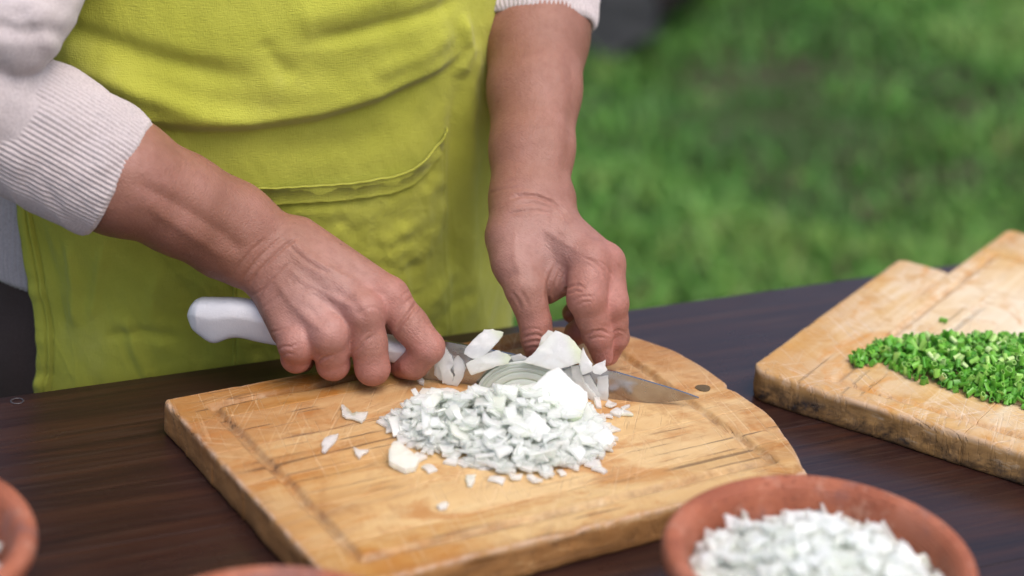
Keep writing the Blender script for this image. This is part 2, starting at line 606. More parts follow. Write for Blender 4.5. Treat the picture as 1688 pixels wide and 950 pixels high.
def build_plank(parent, mat, y0, y1, xl, xr, top_h, thick, R, step, outer0, outer1, seed, charfn=None, label=None):
    """one board strip: height-field top mapped between the end curves xl(y), xr(y), with rounded edges and skirts"""
    seam = 0.0007
    r0 = R if outer0 else seam
    r1 = R if outer1 else seam
    g0 = 0.0 if outer0 else 0.00008
    g1 = 0.0 if outer1 else 0.00008
    Y0, Y1 = y0 + g0, y1 - g1
    f = np.array([0.0, 0.06, 0.18, 0.36, 0.6, 0.85])
    n = max(2, int(round((Y1 - Y0 - r0 - r1) / step)))
    ys = np.concatenate([Y0 + r0 * f, np.linspace(Y0 + r0, Y1 - r1, n + 1), (Y1 - r1 * f)[::-1]])
    xlv = np.array([xl(y) for y in ys])
    xrv = np.array([xr(y) for y in ys])
    Lm = float(np.max(xrv - xlv))
    ss = axis_lines(0, Lm, step, R) / Lm
    S, Y = np.meshgrid(ss, ys)
    X = xlv[:, None] + S * (xrv - xlv)[:, None]
    vn = VNoise(seed)
    slope = np.gradient(xrv, ys)
    cosr = 1 / np.sqrt(1 + slope ** 2)
    dl = X - xlv[:, None]
    dr = (xrv[:, None] - X) * cosr[:, None]

    def rnd_edge(d, r):
        t = np.clip(1 - d / r, 0, 1)
        return -(r - r * np.sqrt(np.clip(1 - t * t, 0, 1)))
    wear = 1 + 0.55 * vn(X * 90, Y * 90) + 0.4 * vn(X * 31 + 5, Y * 31)
    wear = np.clip(wear, 0.35, 2.2)
    Z = top_h(X, Y)
    e = np.minimum(np.minimum(rnd_edge(dl, R), rnd_edge(dr, R)), np.minimum(rnd_edge(Y - Y0, r0), rnd_edge(Y1 - Y, r1)))
    chip = np.clip(vn(X * 140 + 3, Y * 140) - 0.45, 0, 1) * 0.0022
    dmin = np.minimum(np.minimum(dl, dr), np.minimum(Y - Y0 if outer0 else 1e3 + 0 * Y, Y1 - Y if outer1 else 1e3 + 0 * Y))
    nearedge = np.exp(-(dmin / 0.0035) ** 2)
    Z = Z + e - chip * nearedge
    nu, nv = len(ss), len(ys)
    V = [np.stack([X, Y, Z], -1).reshape(-1, 3)]
    Q = [grid_faces(nu, nv)]
    groove = top_h.groove(X, Y).reshape(-1)
    edge = np.clip(nearedge * 0.45, 0, 1).reshape(-1)
    # skirt
    idx = np.concatenate([np.arange(nu), (np.arange(1, nv)) * nu + nu - 1, (nv - 1) * nu + np.arange(nu - 2, -1, -1), np.arange(nv - 2, 0, -1) * nu])
    P = V[0][idx]
    ns = len(idx)
    nxt = np.roll(P, -1, 0) - np.roll(P, 1, 0)
    nrm = np.stack([nxt[:, 1], -nxt[:, 0]], -1)
    nrm /= np.linalg.norm(nrm, axis=1)[:, None] + 1e-9
    out_side = np.ones(ns)
    yv = P[:, 1]
    if not outer0:
        out_side[yv < Y0 + 1e-6] = 0
    if not outer1:
        out_side[yv > Y1 - 1e-6] = 0
    rows = [0.10, 0.3, 0.5, 0.7, 0.88, 0.97, 1.0]
    base = len(V[0])
    arc = np.cumsum(np.linalg.norm(nxt, axis=1)) / 2
    for t in rows:
        z = P[:, 2] * (1 - t) + (-thick) * t
        bulge = 0.0005 * vn(arc * 120, z * 160 + 7) + 0.0007 * vn(arc * 35, z * 60)
        inset = -0.0015 * max(0, (t - 0.9) / 0.1) ** 2
        xy = P[:, :2] + nrm * ((bulge + inset) * out_side)[:, None]
        V.append(np.concatenate([xy, z[:, None]], -1))
        edge = np.concatenate([edge, np.ones(ns)])
        groove = np.concatenate([groove, np.zeros(ns)])
    ring = [idx] + [base + k * ns + np.arange(ns) for k in range(len(rows))]
    for a, b in zip(ring[:-1], ring[1:]):
        Q.append(np.stack([a, b, np.roll(b, -1), np.roll(a, -1)], -1))
    # bottom: fan
    last = ring[-1]
    VV = np.concatenate(V)
    c = len(VV)
    VV = np.concatenate([VV, VV[last].mean(0)[None]])
    T = np.stack([np.roll(last, -1), last, np.full(ns, c)], -1)
    edge = np.append(edge, 1.0)
    groove = np.append(groove, 0.0)
    rimv = np.zeros(len(VV))
    rimv[:nu * nv] = np.exp(-((dmin.reshape(-1) - 0.0008) / 0.0012) ** 2)
    me = np_mesh('board_plank', VV, np.concatenate(Q), T)
    for nm, arr in (('edge', edge), ('groove', groove), ('rim', rimv)):
        at = me.attributes.new(nm, 'FLOAT', 'POINT')
        at.data.foreach_set('value', arr.astype(np.float32))
    if charfn is not None:
        at = me.attributes.new('char', 'FLOAT', 'POINT')
        at.data.foreach_set('value', charfn(VV).astype(np.float32))
    o = link('plank', me, mat, parent)
    if label:
        o['label'] = label
    return o


class TopH:
    """worn flat top with a juice groove running round a rectangle"""

    def __init__(self, gx0, gx1, gy0, gy1, gw, gd, seed, wob=0.0012):
        self.g = (gx0, gx1, gy0, gy1)
        self.gw, self.gd, self.wob = gw, gd, wob
        self.n = VNoise(seed)

    def dist(self, X, Y):
        gx0, gx1, gy0, gy1 = self.g
        Xw = X + self.wob * self.n(X * 45, Y * 45)
        Yw = Y + self.wob * self.n(X * 45 + 20, Y * 45 + 9)
        qx = np.abs(Xw - (gx0 + gx1) / 2) - (gx1 - gx0) / 2
        qy = np.abs(Yw - (gy0 + gy1) / 2) - (gy1 - gy0) / 2
        out = np.hypot(np.maximum(qx, 0), np.maximum(qy, 0)) + np.minimum(np.maximum(qx, qy), 0)
        return np.abs(out)

    def __call__(self, X, Y):
        d = self.dist(X, Y)
        w = self.gw
        g = -self.gd * (1 - smoothstep(0.25 * w, w, d)) * (0.85 + 0.3 * self.n(X * 40, Y * 40 + 3))
        und = 0.00035 * self.n(X * 25, Y * 25) + 0.00018 * self.n(X * 90, Y * 150)
        return g + und

    def groove(self, X, Y):
        return np.exp(-(self.dist(X, Y) / (self.gw * 0.95)) ** 4)


def curve_fn(pts):
    p = np.array(sorted(pts, key=lambda q: q[0]), float)
    return lambda y: float(np.interp(y, p[:, 0], p[:, 1]))


def smooth_curve(pts, sig=0.006):
    p = np.array(sorted(pts, key=lambda q: q[0]), float)
    yy = np.linspace(p[0, 0] - 0.03, p[-1, 0] + 0.03, 400)
    xx = np.interp(yy, p[:, 0], p[:, 1])
    k = np.exp(-0.5 * ((np.arange(-60, 61) * (yy[1] - yy[0])) / sig) ** 2)
    k /= k.sum()
    xs = np.convolve(np.pad(xx, 60, mode='edge'), k, 'valid')
    return lambda y: float(np.interp(y, yy, xs))


B1_O = np.array([-0.07957, 0.91548])
B1_A = math.radians(31.8)


def build_board1():
    root = empty('chopping_board', 'worn thick tan chopping board with a bowed right end under the onion heap', 'chopping board',
                 (B1_O[0], B1_O[1], BOARD_TOP), B1_A)
    mat = wood_mat('worn_board_wood', (0.30, 0.125, 0.036), (0.48, 0.25, 0.085), (0.66, 0.47, 0.245), (0.36, 0.17, 0.058), worn=(0.175, 0.055), crackw=0.62)
    top = TopH(0.0241, 0.2938, 0.0215, 0.2205, 0.0042, 0.0036, 5)
    right = smooth_curve([(-0.004, 0.303), (0.0, 0.3035), (0.027, 0.3155), (0.064, 0.3280), (0.0766, 0.3302), (0.108, 0.3300), (0.114, 0.3275),
                          (0.117, 0.3315), (0.146, 0.3318), (0.175, 0.3285), (0.195, 0.3205), (0.207, 0.314), (0.225, 0.298), (0.236, 0.279), (0.2395, 0.268)], 0.0022)
    lc = lambda y: (0.004 - math.sqrt(max(0, 0.004 ** 2 - max(0, y - 0.2355) ** 2)))
    ys = [0.0, 0.041, 0.083, 0.121, 0.163, 0.203, 0.2395]
    for k in range(6):
        build_plank(root, mat, ys[k], ys[k + 1], lc, right, top, 0.0218, 0.0022, 0.0013, k == 0, k == 5, 60 + k)
    # dark wooden dowel plug
    p = at_z(1159, 640, BOARD_TOP)
    c, s = math.cos(B1_A), math.sin(B1_A)
    d = p[:2] - B1_O
    lx, ly = d[0] * c + d[1] * s, -d[0] * s + d[1] * c
    pm = NT('dark_plug_wood')
    nn = pm.noise(pm.coord(), 500, 4, 0.6)
    pm.set(color=pm.ramp(nn, [(0.3, (0.07, 0.045, 0.020)), (0.7, (0.12, 0.075, 0.035))]), rough=0.85, normal=pm.bump(nn, 0.5, 0.0005))
    nu = 20
    V = [(lx, ly, 0.00042)]
    for (rr, z) in ((0.0026, 0.0004), (0.0044, 0.00034), (0.0048, 0.00022), (0.0049, -0.0012)):
        for k in range(nu):
            a = 2 * math.pi * k / nu
            w = 1 + 0.06 * math.sin(3 * a + 1)
            V.append((lx + rr * w * math.cos(a), ly + rr * w * math.sin(a), z))
    T = [(0, 1 + k, 1 + (k + 1) % nu) for k in range(nu)]
    link('plug', np_mesh('plug', V, grid_faces(nu, 4, True, 1), T, smooth=False), pm.m, root)
    return root


B2_O = np.array([0.15828, 1.22141])
B2_A = math.radians(58.2)


def build_board2():
    root = empty('chopping_board', 'pale notched chopping board with a charred near edge carrying the chopped chives', 'chopping board',
                 (B2_O[0], B2_O[1], BOARD_TOP), B2_A)
    mat = wood_mat('pale_board_wood', (0.46, 0.24, 0.075), (0.62, 0.39, 0.15), (0.78, 0.68, 0.52), (0.42, 0.24, 0.09), char=0.97, crackw=0.3, grime=(0.42, 0.18, 0.04), thr=0.61, worn=(0.19, -0.15))
    top = TopH(0.0139, 0.2925, -0.2475, -0.0527, 0.0040, 0.0028, 15, 0.0006)

    def nl(y):
        r = 0.014
        t = max(0.0, (y + r))
        near = r - math.sqrt(max(0, r * r - min(t, r) ** 2))
        return -0.006 + near

    def corner(u1, yc, r, side):
        def fn(y):
            t = max(0.0, (y - (yc - r)) * side) if side > 0 else max(0.0, ((yc + r) - y))
            return u1 - (r - math.sqrt(max(0, r * r - min(t, r) ** 2)))
        return fn
    char = lambda V: smoothstep(0.010, -0.006, V[:, 0]) * smoothstep(-0.0045, -0.0125, V[:, 2])
    end_a = lambda y: min(corner(0.2375, 0.0, 0.008, 1)(y), 0.2375 + 0.0045 * smoothstep(-0.033, -0.0405, y))
    end_b = corner(0.3520, -0.0405, 0.008, 1)
    # planks run along the board; the left one stops at the notch
    build_plank(root, mat, -0.148, 0.0, nl, lambda y: end_a(y) if y > -0.0405 else end_b(y), top, 0.0218, 0.0032, 0.0014, False, True, 80, char)
    build_plank(root, mat, -0.2595, -0.148, nl, lambda y: 0.352, top, 0.0218, 0.0032, 0.0016, False, False, 82, char)
    nl2 = lambda y: -0.006 + (0.014 - math.sqrt(max(0, 0.014 ** 2 - min(0.014, max(0, -0.2860 - y)) ** 2)))
    build_plank(root, mat, -0.300, -0.2595, nl2, lambda y: 0.2375, top, 0.0218, 0.0032, 0.0016, True, False, 88, char)
    return root


build_board1()
build_board2()

# ------------------------------------------------------------------ terracotta bowls
def mat_clay(seed):
    m = NT('terracotta')
    oc = m.coord(loc=(seed, seed * 2, 0))
    n1 = m.noise(oc, 22, 5, 0.6, 0.4)
    n2 = m.noise(oc, 260, 3, 0.6)
    c = m.ramp(n1, [(0.3, (0.25, 0.072, 0.038)), (0.5, (0.34, 0.108, 0.058)), (0.72, (0.40, 0.155, 0.10))])
    n3 = m.noise(m.coord(loc=(seed * 3, 1, 2)), 24, 5, 0.65)
    st = m.ramp(n3, [(0.54, 0.0), (0.64, 0.75)])
    c = m.mix(m.math('MULTIPLY', st, 0.7), c, (0.17, 0.10, 0.10))
    c = m.mix(m.math('MULTIPLY', m.ramp(n2, [(0.6, 0.0), (0.75, 1.0)]), 0.25), c, (0.55, 0.30, 0.2))
    wv = m.n('TexWave', wave_type='BANDS', bands_direction='Z')
    m.t.links.new(oc, wv.inputs['Vector'])
    wv.inputs['Scale'].default_value = 130
    wv.inputs['Distortion'].default_value = 2.5
    wv.inputs['Detail'].default_value = 2
    pit = m.ramp(m.noise(oc, 420, 2, 0.5), [(0.60, 0.0), (0.70, 1.0)])
    c = m.mix(m.math('MULTIPLY', pit, 0.55), c, (0.13, 0.045, 0.03))
    lime = m.ramp(m.noise(m.coord(loc=(seed, 4, 1)), 65, 5, 0.7), [(0.56, 0.0), (0.68, 0.5)])
    c = m.mix(lime, c, (0.46, 0.27, 0.20))
    h = m.math('ADD', m.math('MULTIPLY', n2, 0.8), m.math('ADD', m.math('MULTIPLY', wv.outputs['Fac'], 0.35), m.math('MULTIPLY', pit, -1.0)))
    return m.set(color=c, rough=m.ramp(n1, [(0.3, 0.58), (0.7, 0.78)]), normal=m.bump(h, 0.6, 0.0010), spec=0.28)


BOWL_PROF = [(0.0, 0.006), (0.030, 0.0062), (0.046, 0.0085), (0.057, 0.016), (0.0635, 0.028), (0.0655, 0.040), (0.0660, 0.0470), (0.0672, 0.0535), (0.0688, 0.0585), (0.0715, 0.0620),
             (0.0755, 0.0634), (0.0788, 0.0622), (0.0806, 0.0588), (0.0806, 0.0540), (0.0785, 0.0495), (0.0757, 0.0465), (0.0745, 0.043), (0.0735, 0.036), (0.069, 0.022), (0.058, 0.007),
             (0.052, 0.0012), (0.047, 0.0), (0.030, 0.0008), (0.0, 0.0008)]


def build_bowl(x, y, label, seed):
    nu = 96
    P = np.array(BOWL_PROF)
    # smooth the profile
    t = np.linspace(0, len(P) - 1, 90)
    R = np.interp(t, np.arange(len(P)), P[:, 0])
    Z = np.interp(t, np.arange(len(P)), P[:, 1])
    k = np.array([1, 2, 3, 2, 1]) / 9
    R[2:-2] = np.convolve(R, k, 'valid')
    Z[2:-2] = np.convolve(Z, k, 'valid')
    R[0] = R[-1] = 0.0002
    vn = VNoise(seed + 30)
    T, I = np.meshgrid(np.linspace(0, 2 * np.pi, nu, endpoint=False), np.arange(len(R)))
    RR = R[I] * (1 + 0.008 * np.sin(2 * T + seed) + 0.006 * vn(np.cos(T) * 2 + 5, np.sin(T) * 2 + 5 + Z[I] * 40))
    ZZ = Z[I] * (1 + 0.012 * np.sin(T * 2 + seed * 2))
    V = np.stack([RR * np.cos(T), RR * np.sin(T), ZZ], -1).reshape(-1, 3)
    me = np_mesh('clay_bowl', V, grid_faces(nu, len(R), True, flip=True))
    o = link('clay_bowl', me, mat_clay(seed), None, (x, y, TABLE_Z + 0.0004), seed * 1.3)
    return tag(o, label, 'bowl', 'terracotta bowls along the near side of the table')


BOWL_C = (0.163, 0.915)
BOWL_L = (-0.305, 0.875)
BOWL_M = (-0.095, 0.790)
build_bowl(*BOWL_C, 'terracotta bowl full of diced onion in front of the pale notched board', 1)
build_bowl(*BOWL_L, 'terracotta bowl with a grey stain on its rim at the left edge of the picture', 2)
build_bowl(*BOWL_M, 'terracotta bowl showing only its far rim before the near corner of the worn board', 3)

# ------------------------------------------------------------------ person
def sdf_grid(prims, h, pad=0.006):
    lo = np.min([np.minimum(np.asarray(p[0]) - p[1], np.asarray(p[2]) - p[3]) for p in prims], 0) - pad
    hi = np.max([np.maximum(np.asarray(p[0]) + p[1], np.asarray(p[2]) + p[3]) for p in prims], 0) + pad
    n = np.ceil((hi - lo) / h).astype(int) + 1
    F = np.full(n, 0.05, np.float32)
    for (a, ra, b, rb, k) in prims:
        a = np.asarray(a, float)
        b = np.asarray(b, float)
        m = max(ra, rb) + 2.0 * k + 3 * h
        i0 = np.maximum(0, np.floor((np.minimum(a, b) - m - lo) / h).astype(int))
        i1 = np.minimum(n, np.ceil((np.maximum(a, b) + m - lo) / h).astype(int) + 1)
        xs = (lo[0] + h * np.arange(i0[0], i1[0])).astype(np.float32)[:, None, None]
        ys = (lo[1] + h * np.arange(i0[1], i1[1])).astype(np.float32)[None, :, None]
        zs = (lo[2] + h * np.arange(i0[2], i1[2])).astype(np.float32)[None, None, :]
        ab = (b - a)
        L2 = max(float(ab @ ab), 1e-12)
        px, py, pz = xs - a[0], ys - a[1], zs - a[2]
        t = np.clip((px * ab[0] + py * ab[1] + pz * ab[2]) / L2, 0, 1)
        d = np.sqrt((px - t * ab[0]) ** 2 + (py - t * ab[1]) ** 2 + (pz - t * ab[2]) ** 2) - (ra + (rb - ra) * t)
        S = F[i0[0]:i1[0], i0[1]:i1[1], i0[2]:i1[2]]
        hh = np.clip(0.5 + 0.5 * (S - d) / k, 0, 1)
        F[i0[0]:i1[0], i0[1]:i1[1], i0[2]:i1[2]] = S * (1 - hh) + d * hh - k * hh * (1 - hh)
    return F, lo


def surface_nets(F, lo, h):
    n = np.array(F.shape)
    s = F < 0
    c = [s[dx:n[0] - 1 + dx, dy:n[1] - 1 + dy, dz:n[2] - 1 + dz] for dx in (0, 1) for dy in (0, 1) for dz in (0, 1)]
    anyc = np.logical_or.reduce(c)
    allc = np.logical_and.reduce(c)
    m = anyc & ~allc
    idx = np.argwhere(m)
    vid = np.full(m.shape, -1, np.int64)
    vid[m] = np.arange(len(idx))
    acc = np.zeros((len(idx), 3))
    cnt = np.zeros(len(idx))
    i, j, k = idx.T
    corner = [(dx, dy, dz) for dx in (0, 1) for dy in (0, 1) for dz in (0, 1)]
    val = {q: F[i + q[0], j + q[1], k + q[2]] for q in corner}
    for ax in range(3):
        for q in corner:
            if q[ax] == 0:
                q2 = list(q)
                q2[ax] = 1
                va, vb = val[q], val[tuple(q2)]
                cr = (va < 0) != (vb < 0)
                t = np.where(cr, va / np.where(cr, va - vb, 1), 0)
                p = np.array(q, float)[None, :].repeat(len(idx), 0)
                p[:, ax] += t
                acc[cr] += p[cr]
                cnt[cr] += 1
    V = lo + h * (idx + acc / cnt[:, None])
    quads = []
    for ax in range(3):
        a1, a2 = (ax + 1) % 3, (ax + 2) % 3
        sl = [slice(None)] * 3
        sl2 = [slice(None)] * 3
        sl[ax] = slice(0, n[ax] - 1)
        sl2[ax] = slice(1, n[ax])
        A, B = s[tuple(sl)], s[tuple(sl2)]
        e = np.argwhere(A != B)
        e = e[(e[:, a1] > 0) & (e[:, a2] > 0) & (e[:, a1] < n[a1] - 1) & (e[:, a2] < n[a2] - 1)]
        sign = A[tuple(e.T)]

        def g(d1, d2):
            q = e.copy()
            q[:, a1] -= d1
            q[:, a2] -= d2
            return vid[tuple(q.T)]
        Q = np.stack([g(1, 1), g(0, 1), g(0, 0), g(1, 0)], -1)
        Q[~sign] = Q[~sign][:, ::-1]
        quads.append(Q)
    return V, np.concatenate(quads)


def vnormals(V, Q):
    fn = np.cross(V[Q[:, 2]] - V[Q[:, 0]], V[Q[:, 3]] - V[Q[:, 1]])
    N = np.zeros_like(V)
    for c in range(4):
        for ax in range(3):
            N[:, ax] += np.bincount(Q[:, c], fn[:, ax], len(V))
    return N / (np.linalg.norm(N, axis=1)[:, None] + 1e-12)


def smooth_mesh(V, Q, it=2, lam=0.5):
    for _ in range(it):
        A = np.zeros_like(V)
        cnt = np.bincount(Q.ravel(), minlength=len(V)).astype(float)
        for c in range(4):
            nb = V[Q[:, (c + 1) % 4]]
            for ax in range(3):
                A[:, ax] += np.bincount(Q[:, c], nb[:, ax], len(V))
        V = V * (1 - lam) + lam * A / np.maximum(cnt, 1)[:, None]
    return V


def strokes(V, Q, lst, face=0.05):
    """press creases (positive depth) or raise tendons (negative) where the lines drawn on the near side fall"""
    N = vnormals(V, Q)
    px, d = to_px(V)
    fr = np.clip((-(N @ FW) - face) / 0.3, 0, 1)
    disp = np.zeros(len(V))
    for line, w, dep in lst:
        line = np.asarray(line, float)
        m = np.flatnonzero((px[:, 0] > line[:, 0].min() - 4 * w) & (px[:, 0] < line[:, 0].max() + 4 * w) & (px[:, 1] > line[:, 1].min() - 4 * w) & (px[:, 1] < line[:, 1].max() + 4 * w) & (fr > 0))
        if not len(m):
            continue
        dd, tt = seg_dist(px[m], line)
        taper = np.clip(np.minimum(tt, 1 - tt) * 6 + 0.15, 0, 1)
        p = -dep * np.exp(-(dd / w) ** 2) * taper
        if dep > 0:
            p += dep * 0.45 * np.exp(-((dd - 2.1 * w) / (1.3 * w)) ** 2) * taper
        disp[m] += p * fr[m]
    return V + N * disp[:, None]


def mat_skin():
    m = NT('skin')
    oc = m.coord()
    n1 = m.noise(oc, 30, 4, 0.6)
    n2 = m.noise(oc, 170, 4, 0.65)
    n3 = m.noise(oc, 900, 2, 0.6)
    c = m.ramp(n1, [(0.3, (0.232, 0.100, 0.065)), (0.55, (0.298, 0.133, 0.094)), (0.75, (0.335, 0.154, 0.120))])
    c = m.mix(m.math('MULTIPLY', m.attr('flush'), 0.95), c, (0.47, 0.185, 0.155))
    c = m.mix(m.math('MULTIPLY', m.attr('pale'), 0.6), c, (0.46, 0.27, 0.245))
    c = m.mix(m.ramp(n2, [(0.46, 0.0), (0.72, 0.42)]), c, (0.22, 0.088, 0.062))
    v = m.n('TexVoronoi', feature='F1')
    m.t.links.new(m.coord(), v.inputs['Vector'])
    v.inputs['Scale'].default_value = 34
    mole = m.ramp(v.outputs['Distance'], [(0.022, 0.6), (0.042, 0.0)])
    c = m.mix(mole, c, (0.13, 0.05, 0.035))
    # fine lines across the skin
    w1 = m.noise(m.coord(scale=(950, 950, 130), rot=(0.2, 0.9, 0.3)), 1.0, 3, 0.6, 0.3)
    w2 = m.noise(m.coord(scale=(130, 950, 950), rot=(0.3, 0.5, -0.4)), 1.0, 3, 0.6, 0.3)
    h = m.math('ADD', m.math('MULTIPLY', w1, 0.6), m.math('ADD', m.math('MULTIPLY', w2, 0.6), m.math('MULTIPLY', n3, 0.4)))
    return m.set(color=c, rough=m.ramp(n2, [(0.3, 0.42), (0.7, 0.58)]), normal=m.bump(h, 0.7, 0.0010), sss=0.14, sssr=(1.0, 0.35, 0.2), ssss=0.004, spec=0.48)


def J(px, py, d):
    return at_d(px, py, d)


def chain(pts, k):
    """pts: (point, radius) list -> capsules"""
    return [(pts[i][0], pts[i][1], pts[i + 1][0], pts[i + 1][1], k) for i in range(len(pts) - 1)]


# ---- right hand of the person (left in the picture), closed round the knife handle
RH = dict(
    W=J(444, 420, 1.288), C2=J(492, 398, 1.290), C3=J(472, 414, 1.283), C4=J(452, 434, 1.281), C5=J(440, 452, 1.285),
    M2=J(640, 491, 1.276), M3=J(600, 515, 1.262), M4=J(541, 553, 1.258), M5=J(489, 568, 1.262),
    P2=J(705, 573, 1.274), P3=J(614, 607, 1.272), P4=J(549, 600, 1.273), P5=J(488, 590, 1.272))


def right_arm_prims():
    r = RH
    P = []
    # forearm: two bones' bulk
    P += chain([(J(-60, 160, 1.216), 0.026), (J(90, 238, 1.230), 0.0295), (J(200, 291, 1.241), 0.0345), (J(300, 340, 1.262), 0.0275)], 0.01)
    P += chain([(J(300, 328, 1.264), 0.0275), (J(384, 366, 1.280), 0.0232), (r['C2'] * 0.55 + r['W'] * 0.45, 0.0175)], 0.012)
    P += chain([(J(295, 352, 1.264), 0.0235), (J(372, 402, 1.280), 0.020), (r['C5'] * 0.5 + r['W'] * 0.5, 0.0155)], 0.012)
    # ulna head
    P += [(J(408, 440, 1.281), 0.0135, J(418, 446, 1.281), 0.0125, 0.008)]
    # metacarpals
    for c, mm, r0, r1 in (('C2', 'M2', 0.0155, 0.0128), ('C3', 'M3', 0.0150, 0.0122), ('C4', 'M4', 0.0145, 0.0118), ('C5', 'M5', 0.0140, 0.0108)):
        P += [(r[c], r0, r[mm], r1, 0.007)]
    # palm filling behind
    P += [(J(470, 440, 1.296), 0.016, J(590, 515, 1.288), 0.013, 0.008)]
    P += [(J(450, 470, 1.292), 0.014, J(475, 545, 1.282), 0.011, 0.008)]
    # knuckle crowns
    for mm, rr, off in (('M2', 0.0112, -0.002), ('M3', 0.0110, -0.0035), ('M4', 0.0105, -0.0025), ('M5', 0.0098, -0.002)):
        q = r[mm] + np.array([0, 0, 0.0012]) + FW * off
        P += [(q, rr, q + np.array([0, 0, -0.001]), rr, 0.004)]
    # fingers
    P += chain([(r['M2'], 0.0122), (r['M2'] * 0.45 + r['P2'] * 0.55, 0.0112), (r['P2'], 0.0106)], 0.0035)
    P += chain([(r['P2'], 0.0104), (J(682, 602, 1.282), 0.0090), (J(664, 604, 1.296), 0.0082)], 0.0020)
    P += chain([(r['M3'], 0.0118), (r['M3'] * 0.45 + r['P3'] * 0.55, 0.0112), (r['P3'], 0.0110)], 0.0030)
    P += chain([(r['P3'], 0.0106), (J(612, 606, 1.296), 0.0092), (J(610, 580, 1.310), 0.0082)], 0.0018)
    P += chain([(r['M4'], 0.0114), (r['M4'] * 0.5 + r['P4'] * 0.5, 0.0108), (r['P4'], 0.0104)], 0.0030)
    P += chain([(r['P4'], 0.0102), (J(550, 598, 1.296), 0.0090), (J(552, 570, 1.310), 0.0080)], 0.0018)
    P += chain([(r['M5'], 0.0108), (r['P5'], 0.0094)], 0.0030)
    P += chain([(r['P5'], 0.0092), (J(498, 592, 1.294), 0.0080), (J(502, 566, 1.308), 0.0072)], 0.0018)
    # thumb on the far side of the handle
    P += chain([(J(500, 418, 1.302), 0.0150), (J(580, 480, 1.316), 0.0125), (J(640, 528, 1.318), 0.0105), (J(668, 556, 1.310), 0.0090)], 0.006)
    return P


R_STROKES = [
    ([(411, 473), (421, 455), (436, 438), (455, 419), (472, 404), (490, 392)], 2.6, 0.0011),
    ([(424, 492), (438, 470), (458, 448), (476, 432)], 2.2, 0.0007),
    ([(396, 468), (410, 446), (428, 424), (450, 404), (466, 390)], 2.4, 0.0006),
    ([(380, 462), (396, 436), (416, 412), (440, 392)], 2.6, 0.0004),
    ([(416, 486), (426, 482), (438, 474)], 2.0, 0.0005),
    ([(430, 510), (444, 500), (462, 486)], 2.4, 0.0004),
    ([(446, 548), (458, 546), (472, 540)], 2.2, 0.0005),
    ([(651, 549), (660, 535), (671, 521), (681, 508), (687, 499)], 3.0, 0.0014),
    ([(583, 582), (592, 574), (603, 562), (614, 553)], 2.6, 0.0009),
    ([(523, 600), (530, 592), (540, 588), (549, 585)], 2.2, 0.0010),
    ([(456, 577), (468, 571), (480, 572), (492, 566)], 2.0, 0.0007),
    ([(462, 588), (474, 583), (486, 584)], 2.0, 0.0005),
    ([(596, 520), (606, 508), (618, 506), (628, 512), (632, 522)], 2.4, 0.0005),
    ([(668, 500), (674, 494), (682, 490)], 2.0, 0.0004),
    ([(662, 490), (668, 484), (676, 480)], 2.0, 0.0004),
    ([(720, 558), (726, 566), (730, 576)], 2.0, 0.0003),
    ([(474, 402), (490, 418), (506, 432), (526, 444), (548, 452)], 3.2, 0.0006),
    ([(480, 392), (500, 412), (524, 432), (560, 452), (600, 470)], 5.0, -0.0010),
    ([(470, 440), (510, 470), (550, 492), (590, 508)], 6.0, -0.0012),
    ([(455, 462), (480, 500), (510, 530), (534, 546)], 6.0, -0.0008),
    ([(500, 486), (516, 482), (528, 488), (540, 496)], 2.4, -0.0006),
    ([(545, 470), (580, 498), (606, 530)], 7.0, 0.0007),
    ([(500, 500), (530, 526), (560, 548)], 7.0, 0.0006),
    ([(225, 300), (300, 342), (370, 388), (404, 420)], 11.0, 0.0013),
    ([(250, 345), (310, 385), (370, 425)], 9.0, -0.0010),
]

# ---- left hand of the person (right in the picture), pinching the onion behind the blade
LH = dict(
    W=J(873, 335, 1.318), T0=J(845, 392, 1.302), T1=J(866, 477, 1.286), T2=J(882, 530, 1.290), T3=J(887, 578, 1.298),
    C2=J(886, 368, 1.308), C3=J(902, 362, 1.314), C4=J(910, 366, 1.326), C5=J(905, 372, 1.336),
    M2=J(972, 432, 1.290), M3=J(998, 436, 1.300), M4=J(996, 442, 1.318), M5=J(985, 450, 1.334),
    P2=J(967, 492, 1.280), D2=J(985, 552, 1.291), E2=J(993, 588, 1.300),
    P3=J(1008, 500, 1.293), D3=J(1014, 556, 1.306), E3=J(1003, 586, 1.314),
    P4=J(992, 508, 1.330), D4=J(966, 540, 1.336), E4=J(950, 549, 1.330),
    P5=J(985, 500, 1.350), D5=J(962, 516, 1.352), E5=J(944, 516, 1.346))


